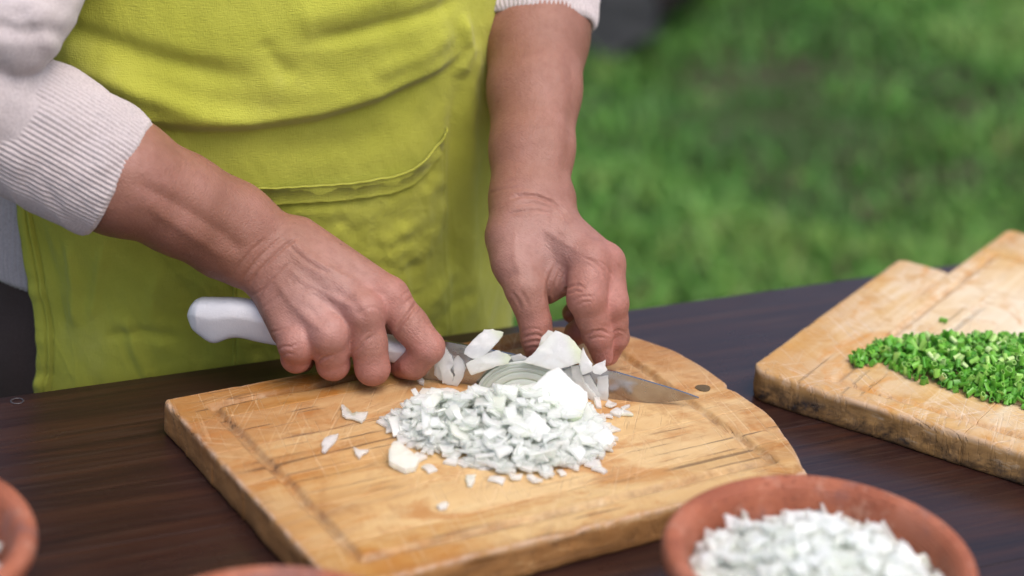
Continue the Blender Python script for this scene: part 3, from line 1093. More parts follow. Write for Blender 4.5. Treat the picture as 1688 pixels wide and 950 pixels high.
def left_arm_prims():
    r = LH
    P = []
    for s, e in ((-1, (856, 372, 1.308)), (1, (894, 362, 1.315))):
        P += chain([(J(903 + 8 * s, -190, 1.44), 0.038), (J(890 + 8 * s, -60, 1.412), 0.0345), (J(884 + 9 * s, 60, 1.385), 0.0308), (J(881 + 9 * s, 150, 1.360), 0.0262),
                    (J(877 + 9 * s, 245, 1.335), 0.0228), (J(873 + 12 * s, 330, 1.318), 0.0200), (J(*e), 0.0170)], 0.008)
    P += [(J(912, 318, 1.318), 0.0105, J(922, 330, 1.320), 0.0100, 0.008)]
    # metacarpals
    for c, mm, r0, r1 in (('C2', 'M2', 0.0155, 0.0128), ('C3', 'M3', 0.0150, 0.0122), ('C4', 'M4', 0.0145, 0.0115), ('C5', 'M5', 0.0135, 0.0108)):
        P += [(r[c], r0, r[mm], r1, 0.008)]
    # thumb base and web
    P += chain([(J(858, 366, 1.306), 0.0185), (r['T0'], 0.0155), (J(852, 432, 1.294), 0.0145), (r['T1'], 0.0122)], 0.008)
    P += [(J(872, 400, 1.304), 0.0165, J(900, 448, 1.302), 0.0120, 0.010)]
    P += [(J(880, 430, 1.300), 0.0120, J(903, 482, 1.302), 0.0075, 0.008)]
    P += [(J(905, 440, 1.302), 0.0110, J(930, 462, 1.300), 0.0090, 0.008)]
    # palm behind
    P += [(J(890, 400, 1.326), 0.013, J(965, 450, 1.322), 0.011, 0.008)]
    for mm, rr, off in (('M2', 0.0108, -0.0015), ('M3', 0.0108, -0.002)):
        q = r[mm] + np.array([0, 0, 0.003]) + FW * off
        P += [(q, rr, q + np.array([0, 0, -0.001]), rr, 0.004)]
    # thumb
    P += chain([(r['T1'], 0.0120), (J(874, 503, 1.287), 0.0103), (r['T2'], 0.0097), (J(885, 556, 1.294), 0.0097), (r['T3'], 0.0086)], 0.0040)
    # fingers
    P += chain([(r['M2'], 0.0125), (r['M2'] * 0.45 + r['P2'] * 0.55, 0.0118), (r['P2'], 0.0122)], 0.004)
    P += chain([(r['P2'], 0.0118), (r['P2'] * 0.5 + r['D2'] * 0.5, 0.0102), (r['D2'], 0.0093), (r['E2'], 0.0068)], 0.003)
    P += chain([(r['M3'], 0.0118), (r['P3'], 0.0108)], 0.0035)
    P += chain([(r['P3'], 0.0106), (r['P3'] * 0.5 + r['D3'] * 0.5, 0.0092), (r['D3'], 0.0088), (r['E3'], 0.0066)], 0.0022)
    P += chain([(r['M4'], 0.0112), (r['P4'], 0.0098), (r['D4'], 0.0086), (r['E4'], 0.0080)], 0.0025)
    P += chain([(r['M5'], 0.0104), (r['P5'], 0.0086), (r['D5'], 0.0076), (r['E5'], 0.0070)], 0.0020)
    return P


L_STROKES = [
    ([(842, 327), (862, 322), (885, 324), (911, 334), (930, 351), (938, 366)], 2.6, 0.0013),
    ([(834, 354), (858, 349), (885, 347), (911, 352), (924, 360)], 2.4, 0.0007),
    ([(850, 338), (880, 335), (905, 342), (922, 352)], 2.2, 0.0005),
    ([(806, 320), (830, 312), (860, 309)], 2.6, 0.0004),
    ([(907, 508), (902, 487), (905, 462), (917, 434)], 3.0, 0.0012),
    ([(913, 496), (913, 470), (922, 446)], 2.4, 0.0007),
    ([(922, 480), (926, 460), (936, 444)], 2.6, 0.0005),
    ([(931, 478), (942, 472), (954, 470), (966, 476)], 2.2, 0.0008),
    ([(936, 486), (948, 480), (962, 482)], 2.0, 0.0007),
    ([(945, 497), (956, 490), (968, 488), (978, 490)], 2.0, 0.0006),
    ([(952, 504), (962, 498), (976, 498)], 2.0, 0.0005),
    ([(860, 558), (872, 553), (886, 552), (902, 560)], 2.0, 0.0009),
    ([(862, 567), (876, 563), (890, 562), (904, 570)], 2.0, 0.0008),
    ([(864, 576), (880, 572), (896, 574)], 1.8, 0.0006),
    ([(862, 545), (876, 541), (892, 543)], 1.8, 0.0004),
    ([(966, 552), (978, 546), (992, 545), (1008, 552)], 2.0, 0.0008),
    ([(970, 560), (984, 556), (1000, 558)], 1.8, 0.0005),
    ([(843, 482), (852, 492), (858, 506)], 2.6, 0.0005),
    ([(856, 478), (866, 492), (872, 506)], 2.8, 0.0004),
    ([(960, 424), (980, 432), (996, 448), (1004, 470)], 2.4, 0.0005),
    ([(985, 428), (1000, 440), (1010, 456)], 2.0, 0.0004),
    ([(1010, 548), (1020, 544), (1030, 548)], 1.8, 0.0005),
    ([(1014, 430), (1020, 442), (1024, 456)], 2.0, 0.0004),
    ([(890, 372), (920, 394), (960, 418)], 5.0, -0.0008),
    ([(850, 380), (848, 420), (858, 460)], 5.5, -0.0007),
    ([(940, 70), (944, 160), (938, 240), (930, 300)], 8.0, 0.0010),
    ([(830, 460), (850, 452), (880, 462)], 7.0, 0.0005),
]


def arm_mesh(prims, st, h=0.00085):
    F, lo = sdf_grid(prims, h)
    V, Q = surface_nets(F, lo, h)
    V = smooth_mesh(V, Q, 2, 0.5)
    V = strokes(V, Q, [(l, w, dp * (0.80 if dp > 0 else 0.65)) for l, w, dp in st])
    return V, Q


# torso frame
BODY_L = np.array([math.cos(TANG), math.sin(TANG), 0])
BODY_B = np.array([-math.sin(TANG), math.cos(TANG), 0])
BODY_C = np.array([EDGE0[0], EDGE0[1], 0]) + 0.150 * BODY_B + 0.052 * BODY_L


def torso_axes(z):
    zz = [0.0, 0.55, 0.70, 0.80, 0.88, 0.96, 1.04, 1.14, 1.26, 1.34, 1.40]
    a = np.interp(z, zz, [0.15, 0.165, 0.185, 0.190, 0.186, 0.182, 0.174, 0.172, 0.172, 0.155, 0.10])
    b = np.interp(z, zz, [0.10, 0.110, 0.120, 0.124, 0.130, 0.134, 0.128, 0.122, 0.115, 0.095, 0.07])
    lean = np.interp(z, [0.8, 1.0, 1.4], [0.0, 0.0, -0.05])
    return a, b, lean


def torso_pt(th, z, off):
    a, b, lean = torso_axes(z)
    s, c = np.sin(th), np.cos(th)
    n = 0.86
    x = (a + off) * np.sign(s) * np.abs(s) ** n
    y = -(b + off) * np.sign(c) * np.abs(c) ** n + lean
    return BODY_C + x[..., None] * BODY_L + y[..., None] * BODY_B + z[..., None] * np.array([0, 0, 1.0])


def bl(x, y, z):
    return BODY_C + x * BODY_L + y * BODY_B + np.array([0, 0, z])


R_ELBOW = J(-70, 155, 1.208)
L_ELBOW = J(905, -190, 1.445)


def body_prims():
    P = []
    for s in (-1, 1):
        P += chain([(bl(0.095 * s, 0.0, 0.84), 0.088), (bl(0.10 * s, 0.01, 0.46), 0.058), (bl(0.105 * s, 0.03, 0.09), 0.038)], 0.04)
        P += [(bl(0.105 * s, 0.03, 0.045), 0.038, bl(0.125 * s, -0.13, 0.035), 0.030, 0.02)]
    P += [(bl(-0.085, 0.01, 0.86), 0.10, bl(0.085, 0.01, 0.86), 0.10, 0.05)]
    P += [(bl(-0.075, 0.0, 0.98), 0.098, bl(0.075, 0.0, 0.98), 0.098, 0.06)]
    P += [(bl(-0.075, -0.03, 1.20), 0.082, bl(0.075, -0.03, 1.20), 0.082, 0.06)]
    P += [(bl(-0.13, -0.045, 1.325), 0.048, bl(0.13, -0.045, 1.325), 0.048, 0.05)]
    P += [(bl(0, -0.05, 1.34), 0.052, bl(0, -0.085, 1.45), 0.046, 0.03)]
    # head: skull, face, jaw, nose, ears, lips, brows
    P += [(bl(0, -0.085, 1.555), 0.074, bl(0, -0.125, 1.54), 0.070, 0.03)]
    P += [(bl(0, -0.135, 1.49), 0.050, bl(0, -0.155, 1.455), 0.034, 0.03)]
    P += [(bl(0, -0.192, 1.525), 0.009, bl(0, -0.212, 1.492), 0.012, 0.012)]
    P += [(bl(-0.018, -0.194, 1.462), 0.006, bl(0.018, -0.194, 1.462), 0.006, 0.006)]
    for s in (-1, 1):
        P += [(bl(0.030 * s, -0.178, 1.53), 0.012, bl(0.034 * s, -0.176, 1.53), 0.012, 0.006)]
        P += [(bl(0.015 * s, -0.190, 1.551), 0.007, bl(0.045 * s, -0.180, 1.553), 0.007, 0.008)]
        P += [(bl(0.073 * s, -0.095, 1.55), 0.010, bl(0.072 * s, -0.10, 1.495), 0.008, 0.008)]
    P += chain([(bl(-0.160, -0.045, 1.315), 0.050), (J(70, -200, 1.25), 0.036), (J(56, -10, 1.228), 0.016), (J(0, 60, 1.218), 0.016), (R_ELBOW, 0.024)], 0.012)
    P += chain([(bl(0.150, -0.040, 1.315), 0.045), (L_ELBOW, 0.040)], 0.008)
    return P


def build_person():
    root = empty('person', 'person in a yellow green apron and pale knit sweater chopping onion with both hands', 'person', tuple(BODY_C))
    inv = Matrix.Translation(-Vector(BODY_C))
    skin = mat_skin()
    V1, Q1 = arm_mesh(right_arm_prims(), R_STROKES)
    V2, Q2 = arm_mesh(left_arm_prims(), L_STROKES)
    hb = 0.009
    F, lo = sdf_grid(body_prims(), hb, 0.03)
    V3, Q3 = surface_nets(F, lo, hb)
    V3 = smooth_mesh(V3, Q3, 2, 0.5)
    V = np.concatenate([V1, V2, V3])
    Q = np.concatenate([Q1, Q2 + len(V1), Q3 + len(V1) + len(V2)])
    flush = np.zeros(len(V))
    pale = np.zeros(len(V))
    for q, s in ((RH['M2'], 0.014), (RH['M3'], 0.013), (RH['M4'], 0.012), (RH['M5'], 0.012), (RH['P2'], 0.012), (RH['P3'], 0.013), (RH['P4'], 0.012), (RH['P5'], 0.011), (J(665, 606, 1.285), 0.010),
                 (LH['T3'], 0.014), (LH['T2'], 0.010), (LH['P2'], 0.013), (LH['D2'], 0.012), (LH['E2'], 0.013), (LH['E3'], 0.012), (LH['E4'], 0.013), (LH['M2'], 0.013), (LH['M3'], 0.012), (LH['P3'], 0.011)):
        flush += np.exp(-np.sum((V - q) ** 2, 1) / (s * s * 1.3)) * 0.8
    for q, s in ((J(560, 480, 1.262), 0.03), (J(520, 520, 1.262), 0.025), (J(860, 420, 1.29), 0.03), (J(930, 410, 1.29), 0.02)):
        pale += np.exp(-np.sum((V - q) ** 2, 1) / (s * s)) * 0.55
    me = np_mesh('body', V - BODY_C, Q)
    for nm, arr in (('flush', np.clip(flush, 0, 1)), ('pale', np.clip(pale, 0, 1))):
        at = me.attributes.new(nm, 'FLOAT', 'POINT')
        at.data.foreach_set('value', arr.astype(np.float32))
    link('body', me, skin, root)
    return root


PERSON = build_person()


# ---- clothing
def mat_cloth_apron():
    m = NT('yellow_green_cotton')
    oc = m.coord()
    n1 = m.noise(oc, 14, 4, 0.6)
    n2 = m.noise(oc, 620, 4, 0.75)
    w1 = m.noise(m.coord(scale=(1500, 1500, 220)), 1.0, 2, 0.5)
    w2 = m.noise(m.coord(scale=(220, 220, 1500)), 1.0, 2, 0.5)
    c = m.ramp(n1, [(0.3, (0.37, 0.375, 0.045)), (0.6, (0.43, 0.43, 0.062)), (0.8, (0.47, 0.465, 0.10))])
    c = m.mix(m.ramp(n2, [(0.5, 0.0), (0.8, 0.35)]), c, (0.32, 0.335, 0.034))
    h = m.math('ADD', m.math('ADD', w1, w2), m.math('MULTIPLY', n2, 0.6))
    n3 = m.noise(m.coord(scale=(1, 1, 0.6)), 55, 4, 0.55, 0.5)
    return m.set(color=c, rough=0.85, normal=m.bump(n3, 0.2, 0.0009, m.bump(h, 0.6, 0.0006)), spec=0.15, sheen=0.15)


def mat_knit():
    m = NT('pale_knit_wool')
    oc = m.coord()
    n1 = m.noise(oc, 700, 4, 0.75)
    n2 = m.noise(oc, 25, 3, 0.6)
    c = m.ramp(n1, [(0.3, (0.43, 0.365, 0.37)), (0.55, (0.56, 0.49, 0.49)), (0.75, (0.65, 0.58, 0.58))])
    c = m.mix(m.ramp(n2, [(0.4, 0.0), (0.8, 0.25)]), c, (0.58, 0.48, 0.46))
    return m.set(color=c, rough=0.95, normal=m.bump(n1, 0.75, 0.0010), spec=0.08, sheen=0.35)


def mat_trousers():
    m = NT('dark_trouser_cloth')
    n1 = m.noise(m.coord(), 1100, 3, 0.7)
    c = m.ramp(n1, [(0.3, (0.058, 0.038, 0.034)), (0.7, (0.095, 0.066, 0.060))])
    return m.set(color=c, rough=0.9, normal=m.bump(n1, 0.5, 0.0006), spec=0.15)


FOLDS = [  # (polyline in photo pixels, width px, step or ridge amount m)
    ([(40, 40), (120, 52), (220, 84), (330, 112), (420, 124)], 20, -0.0045),
    ([(120, 104), (240, 150), (340, 185), (430, 196)], 20, 0.0050),
    ([(500, 66), (600, 44), (700, 18), (760, -6)], 14, -0.0030),
    ([(470, 30), (560, 10), (680, -30)], 26, 0.0035),
    ([(428, 60), (452, 98), (482, 124)], 16, -0.0018),
    ([(400, 120), (480, 150), (560, 150), (640, 120)], 26, 0.0020),
    ([(600, 120), (680, 92), (745, 50)], 18, 0.0025),
    ([(760, 20), (770, 80), (752, 130)], 12, 0.0045),
    ([(790, 60), (775, 140), (772, 300), (780, 520)], 13, 0.0030),
    ([(748, 140), (744, 300), (750, 520)], 11, -0.0022),
    ([(430, 250), (560, 236), (650, 216)], 22, -0.0015),
    ([(60, 370), (95, 470), (110, 560)], 9, -0.0022),
    ([(110, 395), (122, 470), (126, 540)], 9, 0.0032),
    ([(170, 405), (160, 470), (150, 530)], 10, 0.0022),
    ([(205, 520), (225, 580), (250, 640)], 10, 0.0026),
    ([(170, 555), (230, 548), (300, 560)], 10, -0.0022),
    ([(260, 440), (250, 520), (272, 600)], 16, 0.0022),
    ([(300, 450), (330, 540), (330, 620)], 18, -0.0018),
    ([(610, 400), (650, 385), (700, 360)], 12, 0.0010),
    ([(630, 432), (655, 412), (690, 400)], 10, 0.0010),
    ([(650, 452), (672, 440), (700, 436)], 10, -0.0008),
    ([(580, 360), (620, 330), (670, 315)], 18, 0.0012),
    ([(690, 420), (720, 380), (735, 330)], 15, 0.0016),
    ([(700, 500), (730, 470), (760, 440)], 11, 0.0014),
    ([(700, 540), (745, 500), (790, 480)], 12, -0.0012),
    ([(470, 345), (520, 352), (590, 345)], 14, 0.0014),
]
VNA = VNoise(91)
VNB = VNoise(92)


def apron_disp(px, th, z):
    """cloth relief along the normal: belly fold, creases, soft buckling"""
    n = len(px)
    w1 = fbm(VNA, th * 7 + 3, z * 22 + th * 6, 2)
    w2 = fbm(VNB, th * 16 - z * 30, z * 48 + th * 10, 2)
    low = smoothstep(240, 380, px[:, 1]) * 0.13 + 0.09
    ridge = 0.0016 * np.exp(-(w1 / 0.16) ** 2) * low + 0.0008 * np.exp(-(w2 / 0.18) ** 2) * low
    d = ridge + 0.0016 * fbm(VNA, th * 4.5, z * 16, 3) + 0.0004 * fbm(VNB, th * 14 + z * 20, z * 34, 3)
    # belly: cloth above the fold line stands proud of the cloth below it
    xs = np.array([-200, 60, 160, 250, 330, 420, 520, 620, 700, 745, 780, 900])
    ys = np.array([150, 178, 196, 208, 213, 210, 195, 166, 130, 104, 60, -60])
    dy = px[:, 1] - np.interp(px[:, 0], xs, ys)
    amt = np.interp(px[:, 0], [100, 260, 420, 640, 715, 775], [0.3, 0.7, 1, 1, 0.7, 0.0])
    d += 0.0080 * amt * (1 - smoothstep(-16, 9, dy)) * smoothstep(-420, -60, dy)
    d += 0.0015 * amt * np.exp(-((dy + 18) / 14) ** 2)
    for line, w, a in FOLDS:
        line = np.asarray(line, float)
        lo, hi = line.min(0) - 3.5 * w, line.max(0) + 3.5 * w
        m = np.flatnonzero(np.all((px > lo) & (px < hi), 1))
        if len(m):
            dd, tt = seg_dist(px[m], line)
            d[m] += a * np.exp(-(dd / w) ** 2) * np.clip(np.minimum(tt, 1 - tt) * 5 + 0.1, 0, 1)
    return d


AP_OFF = 0.0150


def apron_surface(th, z, extra=0.0):
    base = torso_pt(th, z, AP_OFF)
    px, _ = to_px(base)
    d = apron_disp(px, th, z) + extra
    return torso_pt(th, z, AP_OFF + d)


def invert_px(tx, ty):
    """find (angle, height) on the apron under given photo points"""
    th = (tx - 400) / 400 * 1.0
    z = 0.93 - ty * 0.0003
    for _ in range(14):
        p0, _d = to_px(torso_pt(th, z, AP_OFF))
        pa, _d = to_px(torso_pt(th + 1e-3, z, AP_OFF))
        pb, _d = to_px(torso_pt(th, z + 1e-3, AP_OFF))
        a, b = (pa - p0) / 1e-3, (pb - p0) / 1e-3
        rx, ry = tx - p0[:, 0], ty - p0[:, 1]
        det = a[:, 0] * b[:, 1] - a[:, 1] * b[:, 0]
        det = np.where(np.abs(det) < 1e-6, 1e-6, det)
        dth = (rx * b[:, 1] - ry * b[:, 0]) / det
        dz = (a[:, 0] * ry - a[:, 1] * rx) / det
        th = np.clip(th + np.clip(dth, -0.15, 0.15), -1.45, 1.45)
        z = z + np.clip(dz, -0.06, 0.06)
    return th, z


def tube(pts, rads, nu, nv, flat=1.0, disp=None, cut=None):
    """swept tube along smoothed points; disp(ang, s) adds to radius; cut(ang) slides the end rim along the axis"""
    pts = np.asarray(pts, float)
    k = np.linspace(0, 1, len(pts))
    s = np.linspace(0, 1, nv)
    C = np.stack([np.interp(s, k, pts[:, a]) for a in range(3)], -1)
    for _ in range(6):
        C[1:-1] = 0.25 * C[:-2] + 0.5 * C[1:-1] + 0.25 * C[2:]
    R = np.interp(s, k, rads)
    T = np.gradient(C, axis=0)
    T /= np.linalg.norm(T, axis=1)[:, None]
    ref = -FW
    X = np.cross(T, ref)
    X /= np.linalg.norm(X, axis=1)[:, None]
    Y = np.cross(X, T)
    A = np.linspace(0, 2 * np.pi, nu, endpoint=False)
    AA, SS = np.meshgrid(A, s)
    RR = R[:, None] + (disp(AA, SS) if disp else 0)
    P = C[:, None, :] + RR[..., None] * (np.cos(AA)[..., None] * X[:, None, :] + flat * np.sin(AA)[..., None] * Y[:, None, :])
    if cut is not None:
        P = P + (cut(AA) * SS)[..., None] * T[:, None, :]
    return P.reshape(-1, 3)


def build_clothes(root):
    knit, cot, trs = mat_knit(), mat_cloth_apron(), mat_trousers()
    off = np.asarray(BODY_C)
    # ---------------- sweater: torso tube with a ribbed hem + sleeves
    HEM = 0.782
    nu, nv = 760, 120
    th = np.linspace(-np.pi, np.pi, nu, endpoint=False)
    zz = np.concatenate([np.linspace(HEM, HEM + 0.08, 50), np.linspace(HEM + 0.082, 1.385, nv - 50)])
    TH, ZZ = np.meshgrid(th, zz)
    rib = np.where(ZZ < HEM + 0.07, 0.0009 * np.cos(TH * 190), 0.0)
    e = 0.006 + 0.004 * smoothstep(HEM + 0.06, HEM + 0.11, ZZ) + rib + 0.0010 * fbm(VNoise(5), TH * 3, ZZ * 12, 3) * smoothstep(HEM, HEM + 0.1, ZZ) - 0.004 * (1 - smoothstep(HEM, HEM + 0.004, ZZ))
    V = torso_pt(TH.ravel(), ZZ.ravel(), e.ravel())
    Vs, Qs = [V], [grid_faces(nu, len(zz), True)]
    base = len(V)
    P = chain([(bl(-0.150, -0.045, 1.315), 0.064), (J(95, -330, 1.27), 0.058), (J(62, -120, 1.225), 0.044), (J(54, -10, 1.200), 0.0255), (J(30, 40, 1.188), 0.0250), (J(-90, 62, 1.185), 0.028)], 0.014)
    P += chain([(J(-90, 66, 1.205), 0.034), (J(-110, 130, 1.205), 0.046), (J(-30, 172, 1.215), 0.0440), (J(30, 200, 1.222), 0.0415)], 0.003)
    P += chain([(bl(0.150, -0.040, 1.315), 0.062), (L_ELBOW, 0.055)], 0.02)
    P += chain([(bl(0.150, -0.045, 1.315), 0.064), (J(915, -260, 1.460), 0.058), (J(903, -150, 1.433), 0.056), (J(893, -75, 1.418), 0.0500)], 0.02)
    P += chain([(J(771, 44, 1.435), 0.006), (J(771, 0, 1.44), 0.013), (J(800, -110, 1.45), 0.030)], 0.004)
    F, lo = sdf_grid(P, 0.0032, 0.012)
    V, Q = surface_nets(F, lo, 0.0032)
    V = smooth_mesh(V, Q, 2)
    N = vnormals(V, Q)
    n1, n2 = VNoise(17), VNoise(18)
    V = V + N * (0.0022 * (fbm(n1, V[:, 0] * 28 + V[:, 1] * 9, V[:, 2] * 34, 3)) + 0.0012 * fbm(n2, V[:, 0] * 80, V[:, 2] * 70 + V[:, 1] * 40, 2))[:, None]
    V = strokes(V, Q, [([(-20, 40), (30, 52), (80, 50), (110, 60)], 10, 0.0022), ([(0, 10), (50, 6), (90, 24)], 9, -0.002)])
    Vs.append(V)
    Qs.append(Q + base)
    sw = link('sweater', np_mesh('sweater', np.concatenate(Vs) - off, np.concatenate(Qs)), knit, root)

    def cuff(pts, rads, ribs, length_rows, cut, seed, label):
        vn = VNoise(seed)
        nu = ribs * 8

        def disp(A, S):
            r = 0.00048 * np.cos(A * ribs) * smoothstep(0.0, 0.12, S) * (1 - 0.6 * smoothstep(0.93, 1.0, S))
            w = 0.0016 * fbm(vn, np.cos(A) * 2 + 4, np.sin(A) * 2 + 4 + S * 5, 3)
            lip = -0.0016 * smoothstep(0.965, 1.0, S)
            return r + w + lip
        P = tube(pts, rads, nu, length_rows, 0.92, disp, cut)
        # turn the rim inwards so the knit has thickness
        rim = P[-nu:]
        c = rim.mean(0)
        ax = np.asarray(pts[-1]) - np.asarray(pts[-2])
        ax /= np.linalg.norm(ax)
        inner = []
        for sh, bk in ((0.960, -0.0004), (0.935, 0.003), (0.925, 0.016)):
            inner.append(c + (rim - c) * sh - ax * bk)
        P = np.concatenate([P] + inner)
        o = link('cuff', np_mesh('cuff', P - off, grid_faces(nu, length_rows + 3, True)), knit, sw)
        return o
    cuff([J(-10, 177, 1.219), J(60, 217, 1.224), J(130, 257, 1.231), J(193, 293, 1.239)], [0.0415, 0.0425, 0.0412, 0.0396], 84, 90,
         lambda A: 0.002 * np.sin(A * 2 + 1), 7, 'right')
    cuff([J(895, -120, 1.428), J(889, -40, 1.409), J(883, 44, 1.392)], [0.0465, 0.0450, 0.0415], 84, 60,
         lambda A: 0.0085 * np.sin(A) + 0.002 * np.cos(A), 8, 'left')
    # ---------------- trousers
    nu, nv = 200, 40
    th = np.linspace(-np.pi, np.pi, nu, endpoint=False)
    TH, ZZ = np.meshgrid(th, np.linspace(0.62, 0.90, nv))
    e = 0.0035 + 0.003 * fbm(VNoise(55), TH * 3, ZZ * 14, 3) * smoothstep(0.86, 0.8, ZZ)
    V = torso_pt(TH.ravel(), ZZ.ravel(), e.ravel())
    Vs, Qs = [V], [grid_faces(nu, nv, True)]
    P = []
    for s in (-1, 1):
        P += chain([(bl(0.09 * s, 0.0, 0.70), 0.097), (bl(0.10 * s, 0.01, 0.46), 0.075), (bl(0.105 * s, 0.03, 0.09), 0.060)], 0.03)
    F, lo = sdf_grid(P, 0.008, 0.02)
    V2, Q2 = surface_nets(F, lo, 0.008)
    Vs.append(smooth_mesh(V2, Q2, 2))
    Qs.append(Q2 + len(V))
    link('trousers', np_mesh('trousers', np.concatenate(Vs) - off, np.concatenate(Qs)), trs, root)
    # shoes and hair, out of the frame
    for s in (-1, 1):
        F, lo = sdf_grid([(bl(0.105 * s, 0.04, 0.05), 0.045, bl(0.125 * s, -0.15, 0.038), 0.038, 0.02)], 0.006)
        V, Q = surface_nets(F, lo, 0.006)
        V[:, 2] = np.maximum(V[:, 2], 0.012)
        link('shoe', np_mesh('shoe', V - off, Q), trs, root)
    F, lo = sdf_grid([(bl(0, -0.068, 1.565), 0.083, bl(0, -0.11, 1.585), 0.066, 0.02), (bl(0, -0.04, 1.53), 0.07, bl(0, 0.0, 1.47), 0.04, 0.02)], 0.006)
    V, Q = surface_nets(F, lo, 0.006)
    hm = NT('dark_hair')
    hn = hm.noise(hm.coord(scale=(300, 300, 40)), 1.0, 3, 0.6)
    hm.set(color=(0.035, 0.022, 0.015), rough=0.5, normal=hm.bump(hn, 0.8, 0.003))
    link('hair', np_mesh('hair', V - off, Q), hm.m, root)
    # ---------------- apron
    nu, nv = 560, 430
    zz = np.concatenate([np.linspace(0.56, 1.03, nv - 60), np.linspace(1.032, 1.27, 60)])
    hy = np.array([0, 330, 380, 440, 500, 560, 600, 645, 900])
    hx = np.array([24, 30, 34, 46, 58, 68, 66, 62, 60])
    cand = np.linspace(-1.55, 0.2, 400)
    thl = []
    for z in zz:
        p, _ = to_px(torso_pt(cand, np.full(400, z), AP_OFF))
        ok = p[:, 0] >= np.interp(p[:, 1], hy, hx)
        k = np.argmax(ok)
        thl.append(cand[k])
    thl = np.convolve(np.pad(thl, 8, mode='edge'), np.ones(17) / 17, 'valid')
    thl = np.maximum(thl, np.interp(zz, [1.0, 1.10, 1.27], [-1.6, -0.80, -0.62]))
    S, ZZ = np.meshgrid(np.concatenate([np.linspace(0, 0.036, 80)[:-1], np.linspace(0.036, 1, nu - 79)]), zz)
    thr = np.interp(zz, [0.56, 0.75, 0.95, 1.02, 1.10, 1.27], [1.75, 1.72, 1.66, 1.6, 0.80, 0.62])
    TH = thl[:, None] + S * (thr - thl)[:, None]
    arc = (TH - thl[:, None]) * 0.17
    hem = 0.0017 * (1 - smoothstep(0.0098, 0.0106, arc)) - 0.0012 * np.exp(-((arc - 0.0112) / 0.0008) ** 2) + 0.0016 * np.exp(-((arc - 0.004) / 0.005) ** 2)
    hem -= 0.0013 * np.exp(-((arc - 0.0078) / 0.00055) ** 2)
    hem += 0.0012 * VNA(ZZ * 120, arc * 20) * (1 - smoothstep(0.008, 0.014, arc))
    hem += 0.004 * np.exp(-(arc / 0.012) ** 2) * VNB(ZZ * 14, 0 * ZZ)
    V = apron_surface(TH.ravel(), ZZ.ravel(), hem.ravel())
    # inner layer for thickness
    Vi = torso_pt(TH.ravel(), ZZ.ravel(), AP_OFF - 0.0025 + 0 * TH.ravel())
    k = 0.55
    rows = grid_faces(nu, nv)
    edgeL = np.arange(nv) * nu
    nvt = len(V)
    c_in = V[edgeL] - 0.0016 * (np.cross(BODY_L, [0, 0, 1]) * -1)
    V_all = np.concatenate([V, c_in + 0.0004 * BODY_L, Vi[edgeL] + 0.02 * BODY_L])
    e0 = np.arange(nvt, nvt + nv)
    e1 = e0 + nv
    Qe = np.concatenate([np.stack([e0[:-1], edgeL[:-1], edgeL[1:], e0[1:]], -1), np.stack([e1[:-1], e0[:-1], e0[1:], e1[1:]], -1)])
    ap = link('apron', np_mesh('apron', V_all - off, np.concatenate([rows, Qe])), cot, root)
    # pocket patch, slightly gaping, with a folded top band
    ns, nt = 300, 260
    S, T = np.meshgrid(np.linspace(0, 1, ns), np.linspace(0, 1, nt))
    xl = 384 - 2 * T
    xr = 735 + 8 * T
    X = xl + (xr - xl) * S
    ytop = np.interp(X, [380, 430, 520, 580, 640, 672, 700, 720, 737], [308, 305, 301, 296, 286, 273, 252, 232, 207])
    ytop = ytop + 0.7 * np.sin(X * 0.06) + 0.3 * np.sin(X * 0.21 + 1)
    Y = ytop + (640 - ytop) * T
    dtop = Y - ytop
    dside = np.minimum(X - xl, xr - X)
    e = 0.0016 + 0.0012 * (1 - smoothstep(25, 28, dtop)) - 0.0010 * np.exp(-((dtop - 26.5) / 1.6) ** 2)
    e += 0.0050 * np.exp(-(dtop / 20) ** 2) * np.sin(np.pi * np.clip((X - 384) / 351, 0, 1)) ** 0.7 * 0.6
    e += 0.0009 * np.exp(-((dtop - 1) / 2.2) ** 2)
    e -= 0.0011 * np.exp(-((dside - 6) / 1.5) ** 2) + 0.0018 * np.exp(-(dside / 2.2) ** 2)
    e += 0.0008 * VNA(X * 0.05, Y * 0.05)
    thp, zp = invert_px(X.ravel(), Y.ravel())
    V = apron_surface(thp, zp, e.ravel())
    # rim thickness: a second row tucked behind the opening edge
    r0 = apron_surface(thp[:ns], zp[:ns], e.ravel()[:ns] - 0.0011)
    r1 = apron_surface(thp[:ns], zp[:ns] - 0.012, e.ravel()[:ns] - 0.0013)
    Q = grid_faces(ns, nt, flip=True)
    a = np.arange(ns)
    b0 = len(V) + a
    b1 = b0 + ns
    Q2 = np.concatenate([np.stack([a[:-1], a[1:], b0[1:], b0[:-1]], -1), np.stack([b0[:-1], b0[1:], b1[1:], b1[:-1]], -1)])
    link('pocket', np_mesh('pocket', np.concatenate([V, r0, r1]) - off, np.concatenate([Q, Q2])), cot, ap)


build_clothes(PERSON)

# ------------------------------------------------------------------ knife
BL_A = at_z(700, 627, BOARD_TOP)
BL_B = at_z(1060, 664, BOARD_TOP)
BL_D = (BL_B - BL_A) / np.linalg.norm(BL_B - BL_A)
BL_N = np.cross(BL_D, np.array([0, 0, 1.0]))          # faces the camera
BL_N /= np.linalg.norm(BL_N)
if BL_N @ FW > 0:
    BL_N = -BL_N
ZUP = np.array([0, 0, 1.0])


def blade_pt(px, py, off=0.0):
    return at_plane(px, py, BL_A + BL_N * off, BL_N)


def blade_sz(px, py):
    p = blade_pt(px, py) - BL_A
    return np.array([p @ BL_D, p[2]])


